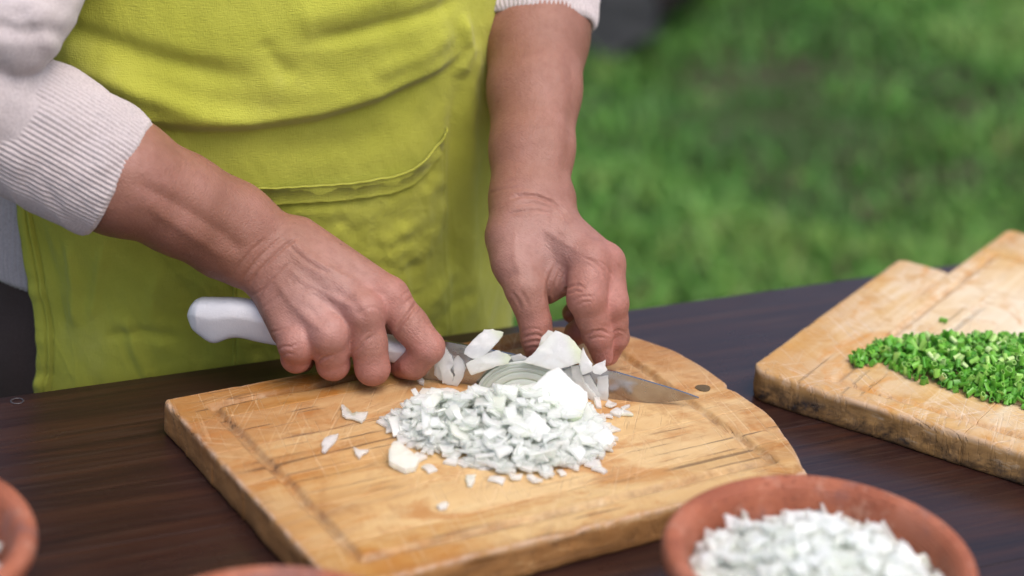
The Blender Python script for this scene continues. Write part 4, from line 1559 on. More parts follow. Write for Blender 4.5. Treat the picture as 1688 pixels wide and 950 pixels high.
def build_knife():
    root = empty('kitchen_knife', 'steel kitchen knife with a white plastic handle gripped in the fist', 'knife', tuple(BL_A), math.atan2(BL_D[1], BL_D[0]))
    # local frame: x along blade, y = z_up x x ; BL_N is +-y
    sgn = 1.0 if BL_N @ np.cross(ZUP, BL_D) > 0 else -1.0
    top = np.array([blade_sz(*q) for q in ((672, 556), (735, 562), (830, 581), (900, 594), (1010, 611.5), (1080, 632), (1120, 644), (1152, 655.5))])
    bot = np.array([blade_sz(*q) for q in ((672, 590), (692, 624), (704, 627), (860, 643), (1000, 658), (1060, 664), (1110, 662), (1152, 657))])
    bot[2:6, 1] = np.maximum(bot[2:6, 1], 0.0)
    n = 140
    s = np.concatenate([np.linspace(top[0, 0], bot[2, 0], 24)[:-1], np.linspace(bot[2, 0], top[-1, 0], n - 23)])
    zt = np.interp(s, top[:, 0], top[:, 1])
    zb = np.interp(s, bot[:, 0], bot[:, 1])
    k = np.array([1, 2, 3, 2, 1]) / 9
    zt[2:-2] = np.convolve(zt, k, 'valid')
    zb = np.maximum(zb, 0.0005)
    zt = np.maximum(zt, zb + 0.0004)
    rows = 12
    V = []
    for side in (1, -1):
        for j in range(rows):
            t = j / (rows - 1)
            z = zb + (zt - zb) * t
            th = 0.00008 + (0.00105 * (1 - 0.35 * (s - s[0]) / (s[-1] - s[0]))) * np.minimum(1, (t * 1.25) ** 0.8)
            V.append(np.stack([s, side * th, z], -1))
    V = np.concatenate(V)
    N = len(s)
    Q = [grid_faces(N, rows), grid_faces(N, rows, base=N * rows, flip=True)]
    a = np.arange(N - 1)
    t0 = (rows - 1) * N
    o2 = N * rows
    Q.append(np.stack([t0 + a, t0 + a + 1, o2 + t0 + a + 1, o2 + t0 + a], -1))
    Q.append(np.stack([a + 1, a, o2 + a, o2 + a + 1], -1))
    j = np.arange(rows - 1) * N
    Q.append(np.stack([j, j + N, o2 + j + N, o2 + j], -1))
    Q.append(np.stack([j + N + N - 1, j + N - 1, o2 + j + N - 1, o2 + j + N + N - 1], -1))
    sm = NT('brushed_steel')
    g = sm.noise(sm.coord(scale=(60, 60, 2200)), 1.0, 3, 0.6)
    g2 = sm.noise(sm.coord(), 120, 4, 0.6)
    sm.set(color=(0.40, 0.40, 0.43), metal=1.0, rough=sm.ramp(g2, [(0.3, 0.17), (0.7, 0.30)]), normal=sm.bump(g, 0.06, 0.0003))
    me = np_mesh('blade', V, np.concatenate(Q))
    bl_o = link('blade', me, sm.m, root)
    ew = bl_o.modifiers.new('crisp', 'EDGE_SPLIT')
    ew.split_angle = math.radians(45)
    # handle
    tp = np.array([blade_sz(*q) for q in ((309.5, 519), (312, 506), (320, 496), (331, 492), (381, 492), (415, 495), (470, 510), (560, 536), (640, 556), (680, 560))])
    bt = np.array([blade_sz(*q) for q in ((309.5, 522), (317, 541), (339, 560), (355, 568.5), (369, 560), (382, 556), (398, 556), (423, 563), (457, 569), (520, 576), (600, 588), (680, 600))])
    s = np.concatenate([np.linspace(0, 0.10, 26) ** 1.0, np.linspace(0.115, 1, 60)])
    s = tp[0, 0] + (tp[-1, 0] - tp[0, 0]) * s
    zt = np.interp(s, tp[:, 0], tp[:, 1])
    zb = np.interp(s, bt[:, 0], bt[:, 1])
    for arr in (zt, zb):
        arr[2:-2] = np.convolve(arr, k, 'valid')
    sec = [(0, 1), (0.5, 0.97), (0.86, 0.80), (1.0, 0.36), (1.0, 0.30), (0.80, -0.30), (0.6, -0.86), (0.25, -1.0), (-0.25, -1.0), (-0.6, -0.86), (-0.80, -0.30), (-1.0, 0.30), (-1.0, 0.36), (-0.86, 0.80), (-0.5, 0.97)]
    w = 0.0088 * np.clip((s - s[0] + 0.0004) / 0.0075, 0.02, 1) ** 0.5
    V = []
    for x, z1, z0, ww in zip(s, zt, zb, w):
        c, h = (z1 + z0) / 2, max((z1 - z0) / 2, 0.0004)
        hh = min(h, 0.011)
        for (a, b) in sec:
            # the finger hooks below stay narrower than the grip
            z = c + h * b
            nar = 1 - 0.45 * max(0, -b) * min(1, max(0, (h - 0.0095) / 0.006))
            V.append((x, a * ww * nar, z))
    ns = len(sec)
    Q = grid_faces(ns, len(s), True)
    c0, c1 = len(V), len(V) + 1
    V += [(s[0] - 0.0002, 0, (zt[0] + zb[0]) / 2), (s[-1], 0, (zt[-1] + zb[-1]) / 2)]
    b = (len(s) - 1) * ns
    T = [((i + 1) % ns, i, c0) for i in range(ns)] + [(b + i, b + (i + 1) % ns, c1) for i in range(ns)]
    hm = NT('white_handle_plastic')
    hn = hm.noise(hm.coord(), 900, 3, 0.6)
    hn2 = hm.noise(hm.coord(), 60, 4, 0.6)
    hm.set(color=hm.ramp(hn2, [(0.35, (0.74, 0.73, 0.76)), (0.7, (0.80, 0.79, 0.82))]), rough=0.42, normal=hm.bump(hn, 0.5, 0.0005), sss=0.05, sssr=(1, 1, 1), ssss=0.003)
    me = np_mesh('handle', V, Q, T)
    ho = link('handle', me, hm.m, root)
    ss = ho.modifiers.new('round', 'SUBSURF')
    ss.levels = ss.render_levels = 1


build_knife()

# ------------------------------------------------------------------ onion and chives
def mat_onion():
    m = NT('raw_onion_flesh')
    rnd = m.rnd()
    n1 = m.noise(m.coord(scale=(120, 500, 120)), 1.0, 4, 0.6)
    n2 = m.noise(m.coord(), 150, 3, 0.6)
    c = m.ramp(rnd, [(0.0, (0.965, 0.978, 0.955)), (0.5, (0.975, 0.985, 0.965)), (0.85, (0.955, 0.975, 0.91)), (1.0, (0.92, 0.96, 0.82))])
    c = m.mix(m.math('MULTIPLY', m.attr('tint'), 0.8), c, (0.72, 0.82, 0.48))
    c = m.mix(m.ramp(n1, [(0.5, 0.0), (0.8, 0.22)]), c, (0.95, 0.965, 0.94))
    _m = m.set(color=c, rough=m.ramp(n2, [(0.35, 0.18), (0.7, 0.36)]), normal=m.bump(n1, 0.25, 0.0004), sss=0.9, sssr=(0.93, 1.0, 0.94), ssss=0.0065, spec=0.5, coat=0.6, coatr=0.08)
    tl = m.n('BsdfTranslucent')
    m.t.links.new(c, tl.inputs['Color'])
    mx = m.n('MixShader')
    mx.inputs[0].default_value = 0.08
    m.t.links.new(m.b.outputs[0], mx.inputs[1])
    m.t.links.new(tl.outputs[0], mx.inputs[2])
    tp = m.n('BsdfTransparent')
    tp.inputs[0].default_value = (0.98, 1.0, 0.975, 1)
    mx2 = m.n('MixShader')
    mx2.inputs[0].default_value = 0.37
    m.t.links.new(mx.outputs[0], mx2.inputs[1])
    m.t.links.new(tp.outputs[0], mx2.inputs[2])
    m.t.links.new(mx2.outputs[0], m.out.inputs['Surface'])
    return _m


ONION = mat_onion()


def slab_arrays(a, b, t, curv, r):
    """a diced piece: bent, tapering plate with irregular corners; a,b,t half sizes in m"""
    nx, ny = 5, 4
    u, v = np.meshgrid(np.linspace(-1, 1, nx), np.linspace(-1, 1, ny))
    j = r.uniform(-0.28, 0.28, 8)
    X = a * (u + j[0] * v * 0.6 + j[1] * u * v)
    Y = b * (v * (1 + j[2] * u) + j[3] * u * 0.5)
    Zc = curv * (X / a) ** 2 * a * 0.5 + 0.12 * t * r.uniform(-1, 1, u.shape)
    tt = t * (1 + 0.35 * j[4] * u + 0.35 * j[5] * v)
    rim = np.where((np.abs(u) == 1) | (np.abs(v) == 1), 0.92, 1.0)
    top = np.stack([X, Y, Zc + tt * rim], -1).reshape(-1, 3)
    bot = np.stack([X, Y, Zc - tt * rim], -1).reshape(-1, 3)
    V = np.concatenate([top, bot])
    n = nx * ny
    Q = [grid_faces(nx, ny), grid_faces(nx, ny, base=n, flip=True)]
    idx = np.concatenate([np.arange(nx), np.arange(1, ny) * nx + nx - 1, (ny - 1) * nx + np.arange(nx - 2, -1, -1), np.arange(ny - 2, 0, -1) * nx])
    nxt = np.roll(idx, -1)
    Q.append(np.stack([nxt, idx, idx + n, nxt + n], -1))
    return V, np.concatenate(Q)


def rot_rand(r, flat=0.5):
    """random rotation, biased towards lying flat"""
    tilt = r.normal(0, flat)
    ax = r.uniform(0, 6.283)
    q = Matrix.Rotation(tilt, 3, Vector((math.cos(ax), math.sin(ax), 0))) @ Matrix.Rotation(r.uniform(0, 6.283), 3, 'Z')
    return np.array(q)


ODICE = []
_r = np.random.default_rng(31)
for _k in range(20):
    a = _r.uniform(0.0026, 0.0052)
    b = a * (_r.uniform(0.25, 0.45) if _k % 3 == 0 else _r.uniform(0.5, 0.95))
    t = _r.uniform(0.0006, 0.0012)
    V, Q = slab_arrays(a, b, t, _r.uniform(-0.5, 0.5), _r)
    ODICE.append((V, Q, max(a, b)))
ODICE_ME = []
for V, Q, _s in ODICE:
    me = np_mesh('diced_onion', V, Q, smooth=False)
    me.materials.append(ONION)
    ODICE_ME.append(me)


def sample_heap(n, poly_xy, height, r, zlo, zhi):
    """points in a heap over a footprint polygon (world xy) with height(x, y)"""
    lo, hi = np.min(poly_xy, 0), np.max(poly_xy, 0)
    out = []
    while len(out) < n:
        p = r.uniform(lo, hi, (400, 2))
        p = p[in_poly(p, poly_xy)]
        for q in p:
            h = height(q)
            if r.random() < 0.25 + 0.75 * min(1, h / 0.012):
                out.append((q[0], q[1], h * r.uniform(zlo, zhi)))
            if len(out) >= n:
                break
    return out


def scatter_individuals(name, meshes, pts, base_z, zone, cat, group, r, flat, scale=(0.85, 1.25), lift=0.0016):
    for p in pts:
        pp = to_px(np.array([p[0], p[1], base_z + p[2]]))[0]
        label, where = zone(pp[0], pp[1])
        k = int(r.integers(len(meshes)))
        o = bpy.data.objects.new(name, meshes[k])
        s = r.uniform(*scale)
        hgt = p[2]
        M3 = Matrix(rot_rand(r, flat * (0.25 + 0.75 * min(1, hgt / 0.006))).tolist()).to_4x4()
        o.matrix_world = Matrix.Translation((p[0], p[1], base_z + hgt + lift)) @ M3 @ Matrix.Scale(s, 4)
        COL.objects.link(o)
        o['label'] = label
        o['category'] = cat
        o['group'] = group + ' ' + where


def scatter_joined(name, variants, pts, base_z, label, cat, r, flat, mat, scale=(0.85, 1.25), lift=0.0016):
    Vs, Qs, n = [], [], 0
    for p in pts:
        V, Q, _ = variants[int(r.integers(len(variants)))]
        Rm = rot_rand(r, flat * (0.25 + 0.75 * min(1, p[2] / 0.006)))
        Vs.append(V @ Rm.T * r.uniform(*scale) + np.array([p[0], p[1], base_z + p[2] + lift]))
        Qs.append(Q + n)
        n += len(V)
    o = link(name, np_mesh(name, np.concatenate(Vs), np.concatenate(Qs), smooth=False), mat)
    return tag(o, label, cat, kind='stuff')


def poly_dist(poly):
    poly = np.asarray(poly, float)
    line = np.concatenate([poly, poly[:1]])
    return lambda q: float(seg_dist(np.array([q]), line)[0][0])


# heap on the worn board
def heap_zone(x, y):
    if x < 720:
        return 'small diced onion piece at the left end of the board heap', 'at the left end'
    if x > 935:
        return 'small diced onion piece at the right end of the board heap', 'at the right end'
    if y > 745:
        return 'small diced onion piece along the front foot of the board heap', 'along the front'
    if y < 690:
        return 'small diced onion piece along the back of the board heap beside the knife', 'beside the knife'
    return 'small diced onion piece in the middle of the board heap', 'in the middle'


def stray_zone(x, y):
    if x < 700:
        return 'loose diced onion bit left of the board heap', 'left of the heap'
    if x > 972:
        return 'loose diced onion bit right of the board heap', 'right of the heap'
    return 'loose diced onion bit fallen in front of the board heap', 'in front of the heap'


def bowl_zone(x, y):
    if x < 1260:
        return 'diced onion piece at the left side of the full clay bowl', 'at its left'
    if x > 1430:
        return 'diced onion piece at the right side of the full clay bowl', 'at its right'
    return 'diced onion piece in the middle of the full clay bowl', 'in its middle'


def chive_zone(x, y):
    if x < 1500:
        return 'chopped chive ring at the left tail of the green heap', 'at the left tail'
    if y > 625:
        return 'chopped chive ring along the front edge of the green heap', 'along the front edge'
    if y < 580:
        return 'chopped chive ring along the back of the green heap', 'along the back'
    return 'chopped chive ring in the middle of the green heap', 'in the middle'


HEAP_PX = [(636, 700), (650, 686), (690, 676), (740, 672), (800, 676), (860, 678), (920, 676), (965, 680), (990, 694), (1000, 716), (1002, 742), (985, 762), (930, 776), (880, 788), (826, 784), (780, 770), (730, 756), (690, 742), (655, 722)]
HEAP = np.array([at_z(x, y, BOARD_TOP)[:2] for x, y in HEAP_PX])
hd = poly_dist(HEAP)
peak = at_z(860, 712, BOARD_TOP)[:2]
peak2 = at_z(720, 706, BOARD_TOP)[:2]


def heap_h(q):
    d = hd(q)
    g = 0.55 + 0.6 * math.exp(-np.sum((np.array(q) - peak) ** 2) / 0.035 ** 2) + 0.25 * math.exp(-np.sum((np.array(q) - peak2) ** 2) / 0.025 ** 2)
    return min(0.027, 0.026 * (1 - math.exp(-d / 0.012)) * g)


r1 = np.random.default_rng(101)
scatter_joined('diced_onion', ODICE, sample_heap(1200, HEAP, heap_h, r1, 0.0, 0.72), BOARD_TOP, 'white diced onion packed in the heap on the worn chopping board', 'diced onion', r1, 0.7, ONION)
scatter_individuals('onion_piece', ODICE_ME, sample_heap(199, HEAP, heap_h, r1, 0.80, 1.0), BOARD_TOP, heap_zone, 'onion piece', 'onion pieces heaped', r1, 0.42, (0.8, 1.55))
# a few strays round the heap
STRAY = [(706, 775), (700, 748), (818, 795), (850, 792), (880, 796), (905, 786), (925, 783), (950, 776), (978, 770), (648, 690), (640, 700), (1002, 690), (1018, 684), (1030, 676), (985, 668), (1006, 672), (1010, 712), (1000, 744), (988, 778), (745, 764), (690, 758)]
r2 = np.random.default_rng(103)
scatter_individuals('onion_piece', ODICE_ME, [tuple(at_z(x, y, BOARD_TOP)[:2]) + (0.0002,) for x, y in STRAY], BOARD_TOP, stray_zone, 'onion piece', 'loose onion pieces', r2, 0.35, (0.75, 1.15))

# bowl filled with onion
BWL = np.array(BOWL_C)
circ = np.array([BWL + 0.0640 * np.array([math.cos(t), math.sin(t)]) for t in np.linspace(0, 6.283, 60, endpoint=False)])
bn = VNoise(77)


def bowl_h(q):
    d = np.linalg.norm(np.array(q) - BWL) / 0.064
    return 0.045 + 0.0195 * (1 - d ** 2.0) + 0.003 * float(bn(q[0] * 70, q[1] * 70))


r3 = np.random.default_rng(107)
scatter_joined('diced_onion', ODICE, sample_heap(1700, circ, bowl_h, r3, 0.70, 0.93), TABLE_Z, 'white diced onion filling the lower right terracotta bowl', 'diced onion', r3, 0.9, ONION)
cand = sample_heap(330, circ, bowl_h, r3, 0.94, 1.0)
vis = [p for p in cand if to_px(np.array([p[0], p[1], TABLE_Z + p[2]]))[0][1] < 965][:100]
scatter_individuals('onion_piece', ODICE_ME, vis, TABLE_Z, bowl_zone, 'onion piece', 'onion pieces topping the bowl', r3, 0.75, (0.9, 1.5))
L2 = np.array(BOWL_L)
circ2 = np.array([L2 + 0.0600 * np.array([math.cos(t), math.sin(t)]) for t in np.linspace(0, 6.283, 40, endpoint=False)])
scatter_joined('diced_onion', ODICE, sample_heap(500, circ2, lambda q: 0.043 + 0.004 * float(bn(q[0] * 70, q[1] * 70)), r3, 0.6, 1.0), TABLE_Z, 'white diced onion low inside the terracotta bowl at the left edge', 'diced onion', r3, 0.9, ONION)


def petal(name, label, poly, p0, n, thick=0.003, bow=0.0, seed=0, tint_dir=None, group=None, parent=None, rings=5, cat='onion piece'):
    """a cut onion leaf: outline laid on a plane through p0 with normal n, given thickness and a bow"""
    n = np.asarray(n, float)
    n /= np.linalg.norm(n)
    r = np.random.default_rng(seed)
    poly = np.array(poly, float)
    # resample the outline finely
    L = np.concatenate([poly, poly[:1]])
    seg = np.linalg.norm(np.diff(L, axis=0), axis=1)
    cs = np.concatenate([[0], np.cumsum(seg)])
    tt = np.concatenate([np.linspace(cs[q], cs[q + 1], max(2, int(seg[q] / 4)), endpoint=False) for q in range(len(seg))])
    m = len(tt)
    pp = np.stack([np.interp(tt, cs, L[:, a]) for a in (0, 1)], -1)
    pp += r.normal(0, 0.4, pp.shape)
    c = pp.mean(0)
    W3 = []
    S = []
    for k in range(rings, 0, -1):
        s = k / rings
        for q in c + (pp - c) * s:
            W3.append(at_plane(q[0], q[1], p0, n))
            S.append(s)
    W3.append(at_plane(c[0], c[1], p0, n))
    S.append(0.0)
    W3 = np.array(W3)
    S = np.array(S)
    cen = W3[-1]
    rad = np.max(np.linalg.norm(W3[:m] - cen, axis=1))
    ax = np.cross(n, BL_D if abs(n @ BL_D) < 0.9 else ZUP)
    ax /= np.linalg.norm(ax)
    lat = ((W3 - cen) @ ax) / rad
    vn = VNoise(seed + 5)
    lift = -bow * lat ** 2 + 0.0004 * vn(W3[:, 0] * 300, W3[:, 2] * 300 + W3[:, 1] * 300)
    edge = np.where(S == 1, 0.86, 1.0)
    F = W3 + n * (lift + thick / 2 * edge)[:, None]
    B = W3 + n * (lift - thick / 2 * edge)[:, None]
    V = np.concatenate([F, B])
    N = len(F)
    Q = []
    for k in range(rings - 1):
        i = np.arange(m)
        j = (i + 1) % m
        Q.append(np.stack([k * m + i, k * m + j, (k + 1) * m + j, (k + 1) * m + i], -1))
    Q = np.concatenate(Q)
    i = np.arange(m)
    j = (i + 1) % m
    T = np.stack([(rings - 1) * m + i, (rings - 1) * m + j, np.full(m, N - 1)], -1)
    # orientation: make the front face along n
    fn = np.cross(V[Q[0, 1]] - V[Q[0, 0]], V[Q[0, 2]] - V[Q[0, 0]])
    if fn @ n < 0:
        Q, T = Q[:, ::-1], T[:, ::-1]
        sideQ = np.stack([i, j, j + N, i + N], -1)
    else:
        sideQ = np.stack([j, i, i + N, j + N], -1)
    QQ = np.concatenate([Q, Q[:, ::-1] + N, sideQ])
    TT = np.concatenate([T, T[:, ::-1] + N])
    me = np_mesh(name, V - cen, QQ, TT)
    tint = np.zeros(len(V))
    if tint_dir is not None:
        td = np.asarray(tint_dir, float)
        q = np.concatenate([W3, W3])
        pxx, _ = to_px(q)
        cc = pxx.mean(0)
        v = (pxx - cc) @ td / np.linalg.norm(td)
        tint = smoothstep(0.35, 1.0, v / np.max(v))
    at = me.attributes.new('tint', 'FLOAT', 'POINT')
    at.data.foreach_set('value', tint.astype(np.float32))
    o = link(name, me, ONION, parent)
    es = o.modifiers.new('crisp', 'EDGE_SPLIT')
    es.split_angle = math.radians(38)
    if parent is None:
        o.location = cen
        tag(o, label, cat, group)
    else:
        o.location = cen - np.array(parent.location)
    return o


def face(n_blade, up, cam=0.0):
    v = BL_N * n_blade + ZUP * up - FW * cam
    return v / np.linalg.norm(v)


# large pieces
petal('onion_petal', 'pale onion petal tilted across the blade spine between the two hands', [(765, 584), (767, 575), (783, 558), (799, 544), (812, 543), (830, 548), (829, 554), (818, 567), (806, 580), (795, 590), (780, 592)],
      blade_pt(790, 585, 0.0030), face(1, 0.55), 0.0032, 0.0012, 1, (0.7, -0.6))
petal('onion_petal', 'green edged onion petal lying against the blade below the tilted petal', [(768, 600), (772, 611), (777, 619), (795, 613), (820, 604), (838, 599), (843, 590), (836, 583), (818, 577), (804, 583), (790, 590), (776, 594)],
      blade_pt(800, 605, 0.0052), face(1, 0.35), 0.0032, 0.0016, 2, (1.0, -0.25))
petal('onion_sliver', 'narrow onion sliver on the blade next to the index finger', [(733, 568), (744, 586), (749, 598), (742, 610), (748, 622), (744, 635), (729, 632), (727, 615), (721, 600), (729, 586)],
      blade_pt(735, 612, 0.0028), face(1, 0.15), 0.0026, 0.001, 3)
petal('onion_sliver', 'curved onion sliver standing on the blade left of the green edged petal', [(753, 581), (764, 595), (768, 606), (764, 622), (754, 638), (744, 634), (750, 618), (747, 600)],
      blade_pt(755, 620, 0.0030), face(1, 0.2), 0.0026, 0.0012, 4)
petal('onion_petal', 'broad onion petal pinched between the thumb and the index finger', [(862, 597), (880, 582), (897, 564), (916, 545), (936, 553), (946, 563), (958, 578), (956, 598), (940, 604), (912, 611), (888, 604)],
      blade_pt(910, 595, 0.0052), face(1, 0.42), 0.0040, 0.0018, 5, (0.8, -0.3))
petal('onion_sliver', 'pointed onion tip sticking up beside the thumb behind the broad petal', [(884, 580), (893, 556), (903, 544), (913, 548), (916, 560), (905, 575), (894, 586)],
      blade_pt(900, 575, 0.0015), face(1, 0.3), 0.0026, 0.0008, 6)
petal('onion_sliver', 'thin onion spike standing at the index fingertip', [(954, 600), (957, 584), (961, 573), (968, 587), (977, 600), (976, 613), (960, 618)],
      blade_pt(965, 605, 0.0046), face(1, 0.35), 0.0024, 0.0006, 7)
petal('onion_sliver', 'small jagged onion chip on the blade spine under the fingertips', [(974, 606), (984, 600), (998, 593), (998, 603), (1002, 610), (990, 618), (978, 615)],
      blade_pt(988, 608, 0.0040), face(1, 0.4), 0.0024, 0.0006, 8)
petal('onion_petal', 'largest square onion petal resting on top of the heap', [(866, 650), (882, 634), (902, 614), (921, 604), (929, 613), (946, 631), (968, 648), (969, 662), (958, 688), (946, 694), (918, 684), (888, 668)],
      at_z(925, 668, BOARD_TOP + 0.022), face(0.75, 0.75), 0.0036, 0.0030, 9, (0.3, 1.0))
petal('onion_chunk', 'thick white onion chunk lying right of the heap', [(966, 724), (974, 714), (986, 705), (1000, 706), (1008, 716), (1012, 730), (1006, 737), (990, 735), (974, 731)],
      at_z(988, 727, BOARD_TOP + 0.0062), face(0.35, 0.85), 0.0070, 0.0020, 10)
petal('onion_chunk', 'clump of diced onion lying apart at the lower left of the heap', [(641, 745), (648, 732), (658, 730), (668, 740), (682, 752), (690, 762), (685, 772), (668, 777), (654, 770), (641, 764)],
      at_z(664, 762, BOARD_TOP + 0.0034), face(0.12, 1.0), 0.0044, 0.0006, 11)
for k, (lab, poly) in enumerate((
        ('first slanting onion strip stuck to the blade beside the half slice', [(941, 604), (955, 603), (964, 630), (985, 655), (976, 662), (952, 640), (944, 622)]),
        ('middle slanting onion strip stuck to the blade under the fingertips', [(960, 620), (973, 619), (984, 640), (991, 654), (984, 662), (970, 646)]),
        ('lowest slanting onion strip stuck to the blade touching the square petal', [(928, 612), (941, 607), (951, 634), (967, 656), (954, 662), (938, 642)]),
        ('pale onion wedge stuck to the blade against the index finger knuckle', [(716, 590), (726, 578), (733, 592), (735, 612), (727, 628), (716, 618)]),
        ('broken onion strip hanging off the spine above the half slice', [(840, 588), (858, 584), (872, 592), (868, 603), (850, 600)]),
        ('upright rectangular onion strip stuck to the blade nearest its tip', [(985, 622), (1002, 619), (1003, 640), (1003, 662), (988, 661), (984, 640)]))):
    petal('onion_strip', lab, poly, blade_pt(970, 640, 0.0022 + 0.0012 * (k == 0)), face(1, 0.05), 0.0018, 0.0003, 20 + k)
# scattered flakes on the bare part of the board
for k, (lab, poly) in enumerate((
        ('V shaped white onion flake on the bare left of the worn board', [(562, 668), (567, 668), (571, 680), (583, 688), (588, 681), (597, 683), (607, 680), (603, 690), (596, 696), (584, 691), (570, 689), (564, 684)]),
        ('leaf shaped white onion flake nearest the left groove', [(530, 732), (536, 722), (548, 717), (558, 716), (554, 727), (545, 736), (536, 746), (530, 743), (533, 737)]),
        ('tiny forked onion flake below the V shaped flake', [(582, 738), (588, 743), (597, 744), (608, 742), (604, 747), (597, 750), (593, 755), (585, 748)]),
        ('small square onion chip in front of the heap', [(768, 784), (784, 783), (782, 795), (778, 802), (771, 801), (768, 792)]),
        ('faint small onion shred alone near the front of the worn board', [(720, 834), (726, 830), (734, 828), (740, 832), (736, 838), (726, 839)]),
        ('pale green onion shred right of the heap near the blade', [(1018, 678), (1026, 675), (1034, 678), (1044, 685), (1034, 685), (1020, 684)]))):
    petal('onion_flake', lab, poly, at_z(poly[0][0], poly[0][1], BOARD_TOP + 0.0016), ZUP, 0.0018, 0.0004, 30 + k, (0, 1) if k == 5 else None)
# remains along the heel of the blade
for k, (lab, poly) in enumerate((
        ('flat onion strip lying in front of the knife heel', [(690, 650), (696, 641), (712, 642), (728, 642), (733, 652), (722, 656), (704, 656)]),
        ('curved onion bit lying beside the strip at the knife heel', [(728, 641), (742, 640), (756, 646), (762, 656), (752, 662), (738, 656), (729, 652)]),
        ('tiny onion scrap under the index finger', [(686, 622), (692, 621), (700, 629), (698, 634), (691, 631)]))):
    petal('onion_flake', lab, poly, at_z(poly[0][0], poly[0][1] + 4, BOARD_TOP + 0.0022), face(0.1, 1), 0.0024, 0.0006, 50 + k)


def build_half_slice():
    """half onion slice leaning on the blade: nested layers, each a part"""
    c0 = (858, 667)
    root = empty('onion_half_slice', 'translucent half slice of onion with curved layers leaning on the blade', 'onion slice', tuple(blade_pt(860, 662, 0.0045)))
    nrm = face(1, 0.10)
    outer = [(781, 664), (783, 645), (793, 625), (812, 608), (838, 597), (868, 594), (898, 600), (924, 613), (940, 632), (944, 664)]
    outer = np.array(outer, float)
    # smooth outline
    t = np.linspace(0, 1, 80)
    kk = np.linspace(0, 1, len(outer))
    ox = np.stack([np.interp(t, kk, outer[:, a]) for a in (0, 1)], -1)
    for _ in range(10):
        ox[1:-1] = 0.25 * ox[:-2] + 0.5 * ox[1:-1] + 0.25 * ox[2:]
    fr = [1.0, 0.935, 0.9325, 0.865, 0.8625, 0.76, 0.758, 0.60, 0.598, 0.05]
    cc = np.array(c0, float)
    for k in range(0, len(fr), 2):
        a, b = fr[k], fr[k + 1]
        V = []
        nr = 5
        offs = [0.0001, 0.0002, 0.0002, 0.0002, 0.0001]
        base = 0.0030
        for sgn in (1, -1):
            for q in range(nr):
                f = a + (b - a) * q / (nr - 1)
                for p in cc + (ox - cc) * f:
                    w = at_plane(p[0], p[1], blade_pt(860, 662, 0.0045), nrm)
                    if w[2] < BOARD_TOP + 0.0006:
                        w[2] = BOARD_TOP + 0.0006
                    V.append(w + nrm * sgn * (base / 2 + offs[q]))
        V = np.array(V)
        m = len(ox)
        n = m * nr
        Q = [grid_faces(m, nr), grid_faces(m, nr, base=n, flip=True)]
        i = np.arange(m - 1)
        Q.append(np.stack([i + 1, i, n + i, n + i + 1], -1))
        o2 = (nr - 1) * m
        Q.append(np.stack([o2 + i, o2 + i + 1, n + o2 + i + 1, n + o2 + i], -1))
        j = np.arange(nr - 1) * m
        Q.append(np.stack([j, j + m, n + j + m, n + j], -1))
        Q.append(np.stack([j + m + m - 1, j + m - 1, n + j + m - 1, n + j + m + m - 1], -1))
        Q = np.concatenate(Q)
        fn = np.cross(V[Q[0, 1]] - V[Q[0, 0]], V[Q[0, 2]] - V[Q[0, 0]])
        if fn @ nrm < 0:
            Q = Q[:, ::-1]
        me = np_mesh('onion_layer', V - np.array(root.location), Q)
        link('layer', me, ONION_CLEAR, root)


def mat_onion_clear():
    m = NT('translucent_onion_slice')
    n1 = m.noise(m.coord(scale=(100, 100, 500)), 1.0, 4, 0.6)
    c = m.ramp(n1, [(0.3, (0.80, 0.90, 0.80)), (0.7, (0.88, 0.95, 0.87))])
    mm = m.set(color=c, rough=0.3, sss=0.9, sssr=(0.9, 1, 0.9), ssss=0.006, spec=0.35, normal=m.bump(n1, 0.2, 0.0004))
    tp = m.n('BsdfTransparent')
    tp.inputs[0].default_value = (0.90, 0.99, 0.91, 1)
    mx = m.n('MixShader')
    mx.inputs[0].default_value = 0.36
    m.t.links.new(m.b.outputs[0], mx.inputs[1])
    m.t.links.new(tp.outputs[0], mx.inputs[2])
    m.t.links.new(mx.outputs[0], m.out.inputs['Surface'])
    return mm


ONION_CLEAR = mat_onion_clear()
build_half_slice()

# chives
def mat_chive():
    m = NT('chopped_chive_green')
    rnd = m.rnd()
    c = m.ramp(rnd, [(0.0, (0.06, 0.25, 0.018)), (0.35, (0.14, 0.39, 0.045)), (0.65, (0.19, 0.47, 0.05)), (0.86, (0.36, 0.60, 0.14)), (1.0, (0.55, 0.70, 0.32))])
    c = m.mix(m.math('MULTIPLY', m.attr('inside'), 0.55), c, (0.40, 0.60, 0.17))
    t = m.attr('tone')
    c = m.mix(m.math('MULTIPLY', t, 0.8), c, (0.07, 0.27, 0.02))
    return m.set(color=c, rough=0.35, spec=0.5, sss=0.15, sssr=(0.5, 1, 0.3), ssss=0.002)


CHIVE = mat_chive()


def chive_arrays(rad, ln, wall, sq, r):
    ns = 10
    a = np.linspace(0, 2 * np.pi, ns, endpoint=False)
    cut0, cut1 = r.uniform(-0.3, 0.3, 2)
    V = []
    for (rr, s) in ((rad, -1), (rad * 1.03, 0), (rad, 1), (rad - wall, 1), (rad - wall, -1)):
        x = s * ln / 2 + (cut1 if s > 0 else cut0) * rr * np.cos(a) * (s != 0)
        V.append(np.stack([rr * np.cos(a), rr * sq * np.sin(a), x], -1))
    V = np.concatenate(V)
    Q = np.concatenate([grid_faces(ns, 5, True), np.stack([4 * ns + np.arange(ns), 4 * ns + (np.arange(ns) + 1) % ns, (np.arange(ns) + 1) % ns, np.arange(ns)], -1)])
    ins = np.concatenate([np.zeros(3 * ns), np.ones(2 * ns)])
    return V, Q, ins


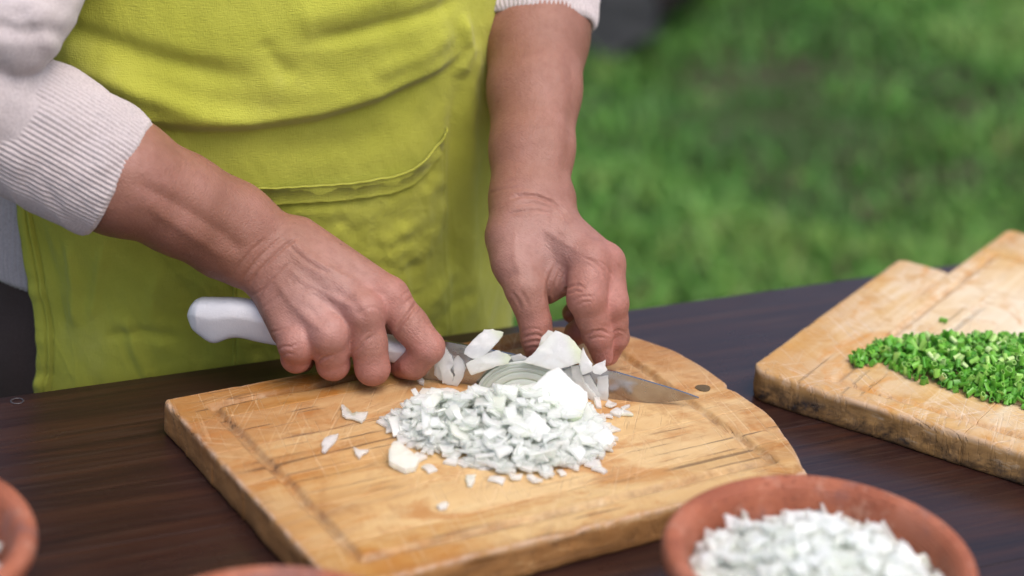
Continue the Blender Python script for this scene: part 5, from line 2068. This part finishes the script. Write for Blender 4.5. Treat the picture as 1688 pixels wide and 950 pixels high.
CH = []
_r = np.random.default_rng(57)
for _k in range(18):
    rad = _r.uniform(0.0013, 0.0022)
    V, Q, ins = chive_arrays(rad, _r.uniform(0.0034, 0.0072), 0.00035, _r.choice([0.28, 0.45, 0.7, 0.95]), _r)
    me = np_mesh('chive', V, Q, smooth=False)
    at = me.attributes.new('inside', 'FLOAT', 'POINT')
    at.data.foreach_set('value', ins.astype(np.float32))
    me.materials.append(CHIVE)
    CH.append((V, Q, me))
CHPX = [(1398, 604), (1408, 588), (1440, 572), (1466, 574), (1500, 566), (1560, 562), (1610, 566), (1660, 566), (1720, 566), (1800, 590), (1830, 640), (1800, 690), (1740, 690), (1688, 676), (1640, 668), (1600, 660), (1570, 648), (1540, 640), (1510, 634), (1486, 618), (1455, 606), (1420, 607)]
CHP = np.array([at_z(x, y, BOARD_TOP)[:2] for x, y in CHPX])
cd = poly_dist(CHP)


def chive_h(q):
    return 0.0165 * (1 - math.exp(-cd(q) / 0.016))


r5 = np.random.default_rng(61)
pts = sample_heap(1700, CHP, chive_h, r5, 0.0, 0.75)
Vs, Qs, n, ins = [], [], 0, []
for p in pts:
    V, Q, me = CH[int(r5.integers(len(CH)))]
    Vs.append(V @ rot_rand(r5, 1.3).T + np.array([p[0], p[1], BOARD_TOP + p[2] + 0.0022]))
    Qs.append(Q + n)
    n += len(V)
me = np_mesh('chopped_chives', np.concatenate(Vs), np.concatenate(Qs), smooth=False)
at = me.attributes.new('tone', 'FLOAT', 'POINT')
at.data.foreach_set('value', np.repeat(r5.uniform(0, 1, len(pts)), 50).astype(np.float32))
o = link('chopped_chives', me, CHIVE)
tag(o, 'green chopped chives packed in the heap on the pale board', 'chives', kind='stuff')
top_pts = [p for p in sample_heap(620, CHP, chive_h, r5, 0.75, 1.05) if to_px(np.array([p[0], p[1], BOARD_TOP + p[2]]))[0][0] < 1700][:290]
scatter_individuals('chive_ring', [c[2] for c in CH], top_pts, BOARD_TOP, chive_zone, 'chive ring', 'chive rings heaped', r5, 1.2, (0.95, 1.25), 0.0024)
o = bpy.data.objects.new('chive_ring', CH[3][2])
p = at_z(1555, 528, BOARD_TOP + 0.0018)
o.matrix_world = Matrix.Translation(tuple(p)) @ Matrix.Rotation(1.5, 4, 'Y') @ Matrix.Rotation(0.6, 4, 'X')
COL.objects.link(o)
tag(o, 'single green chive ring lying alone behind the heap', 'chive ring')
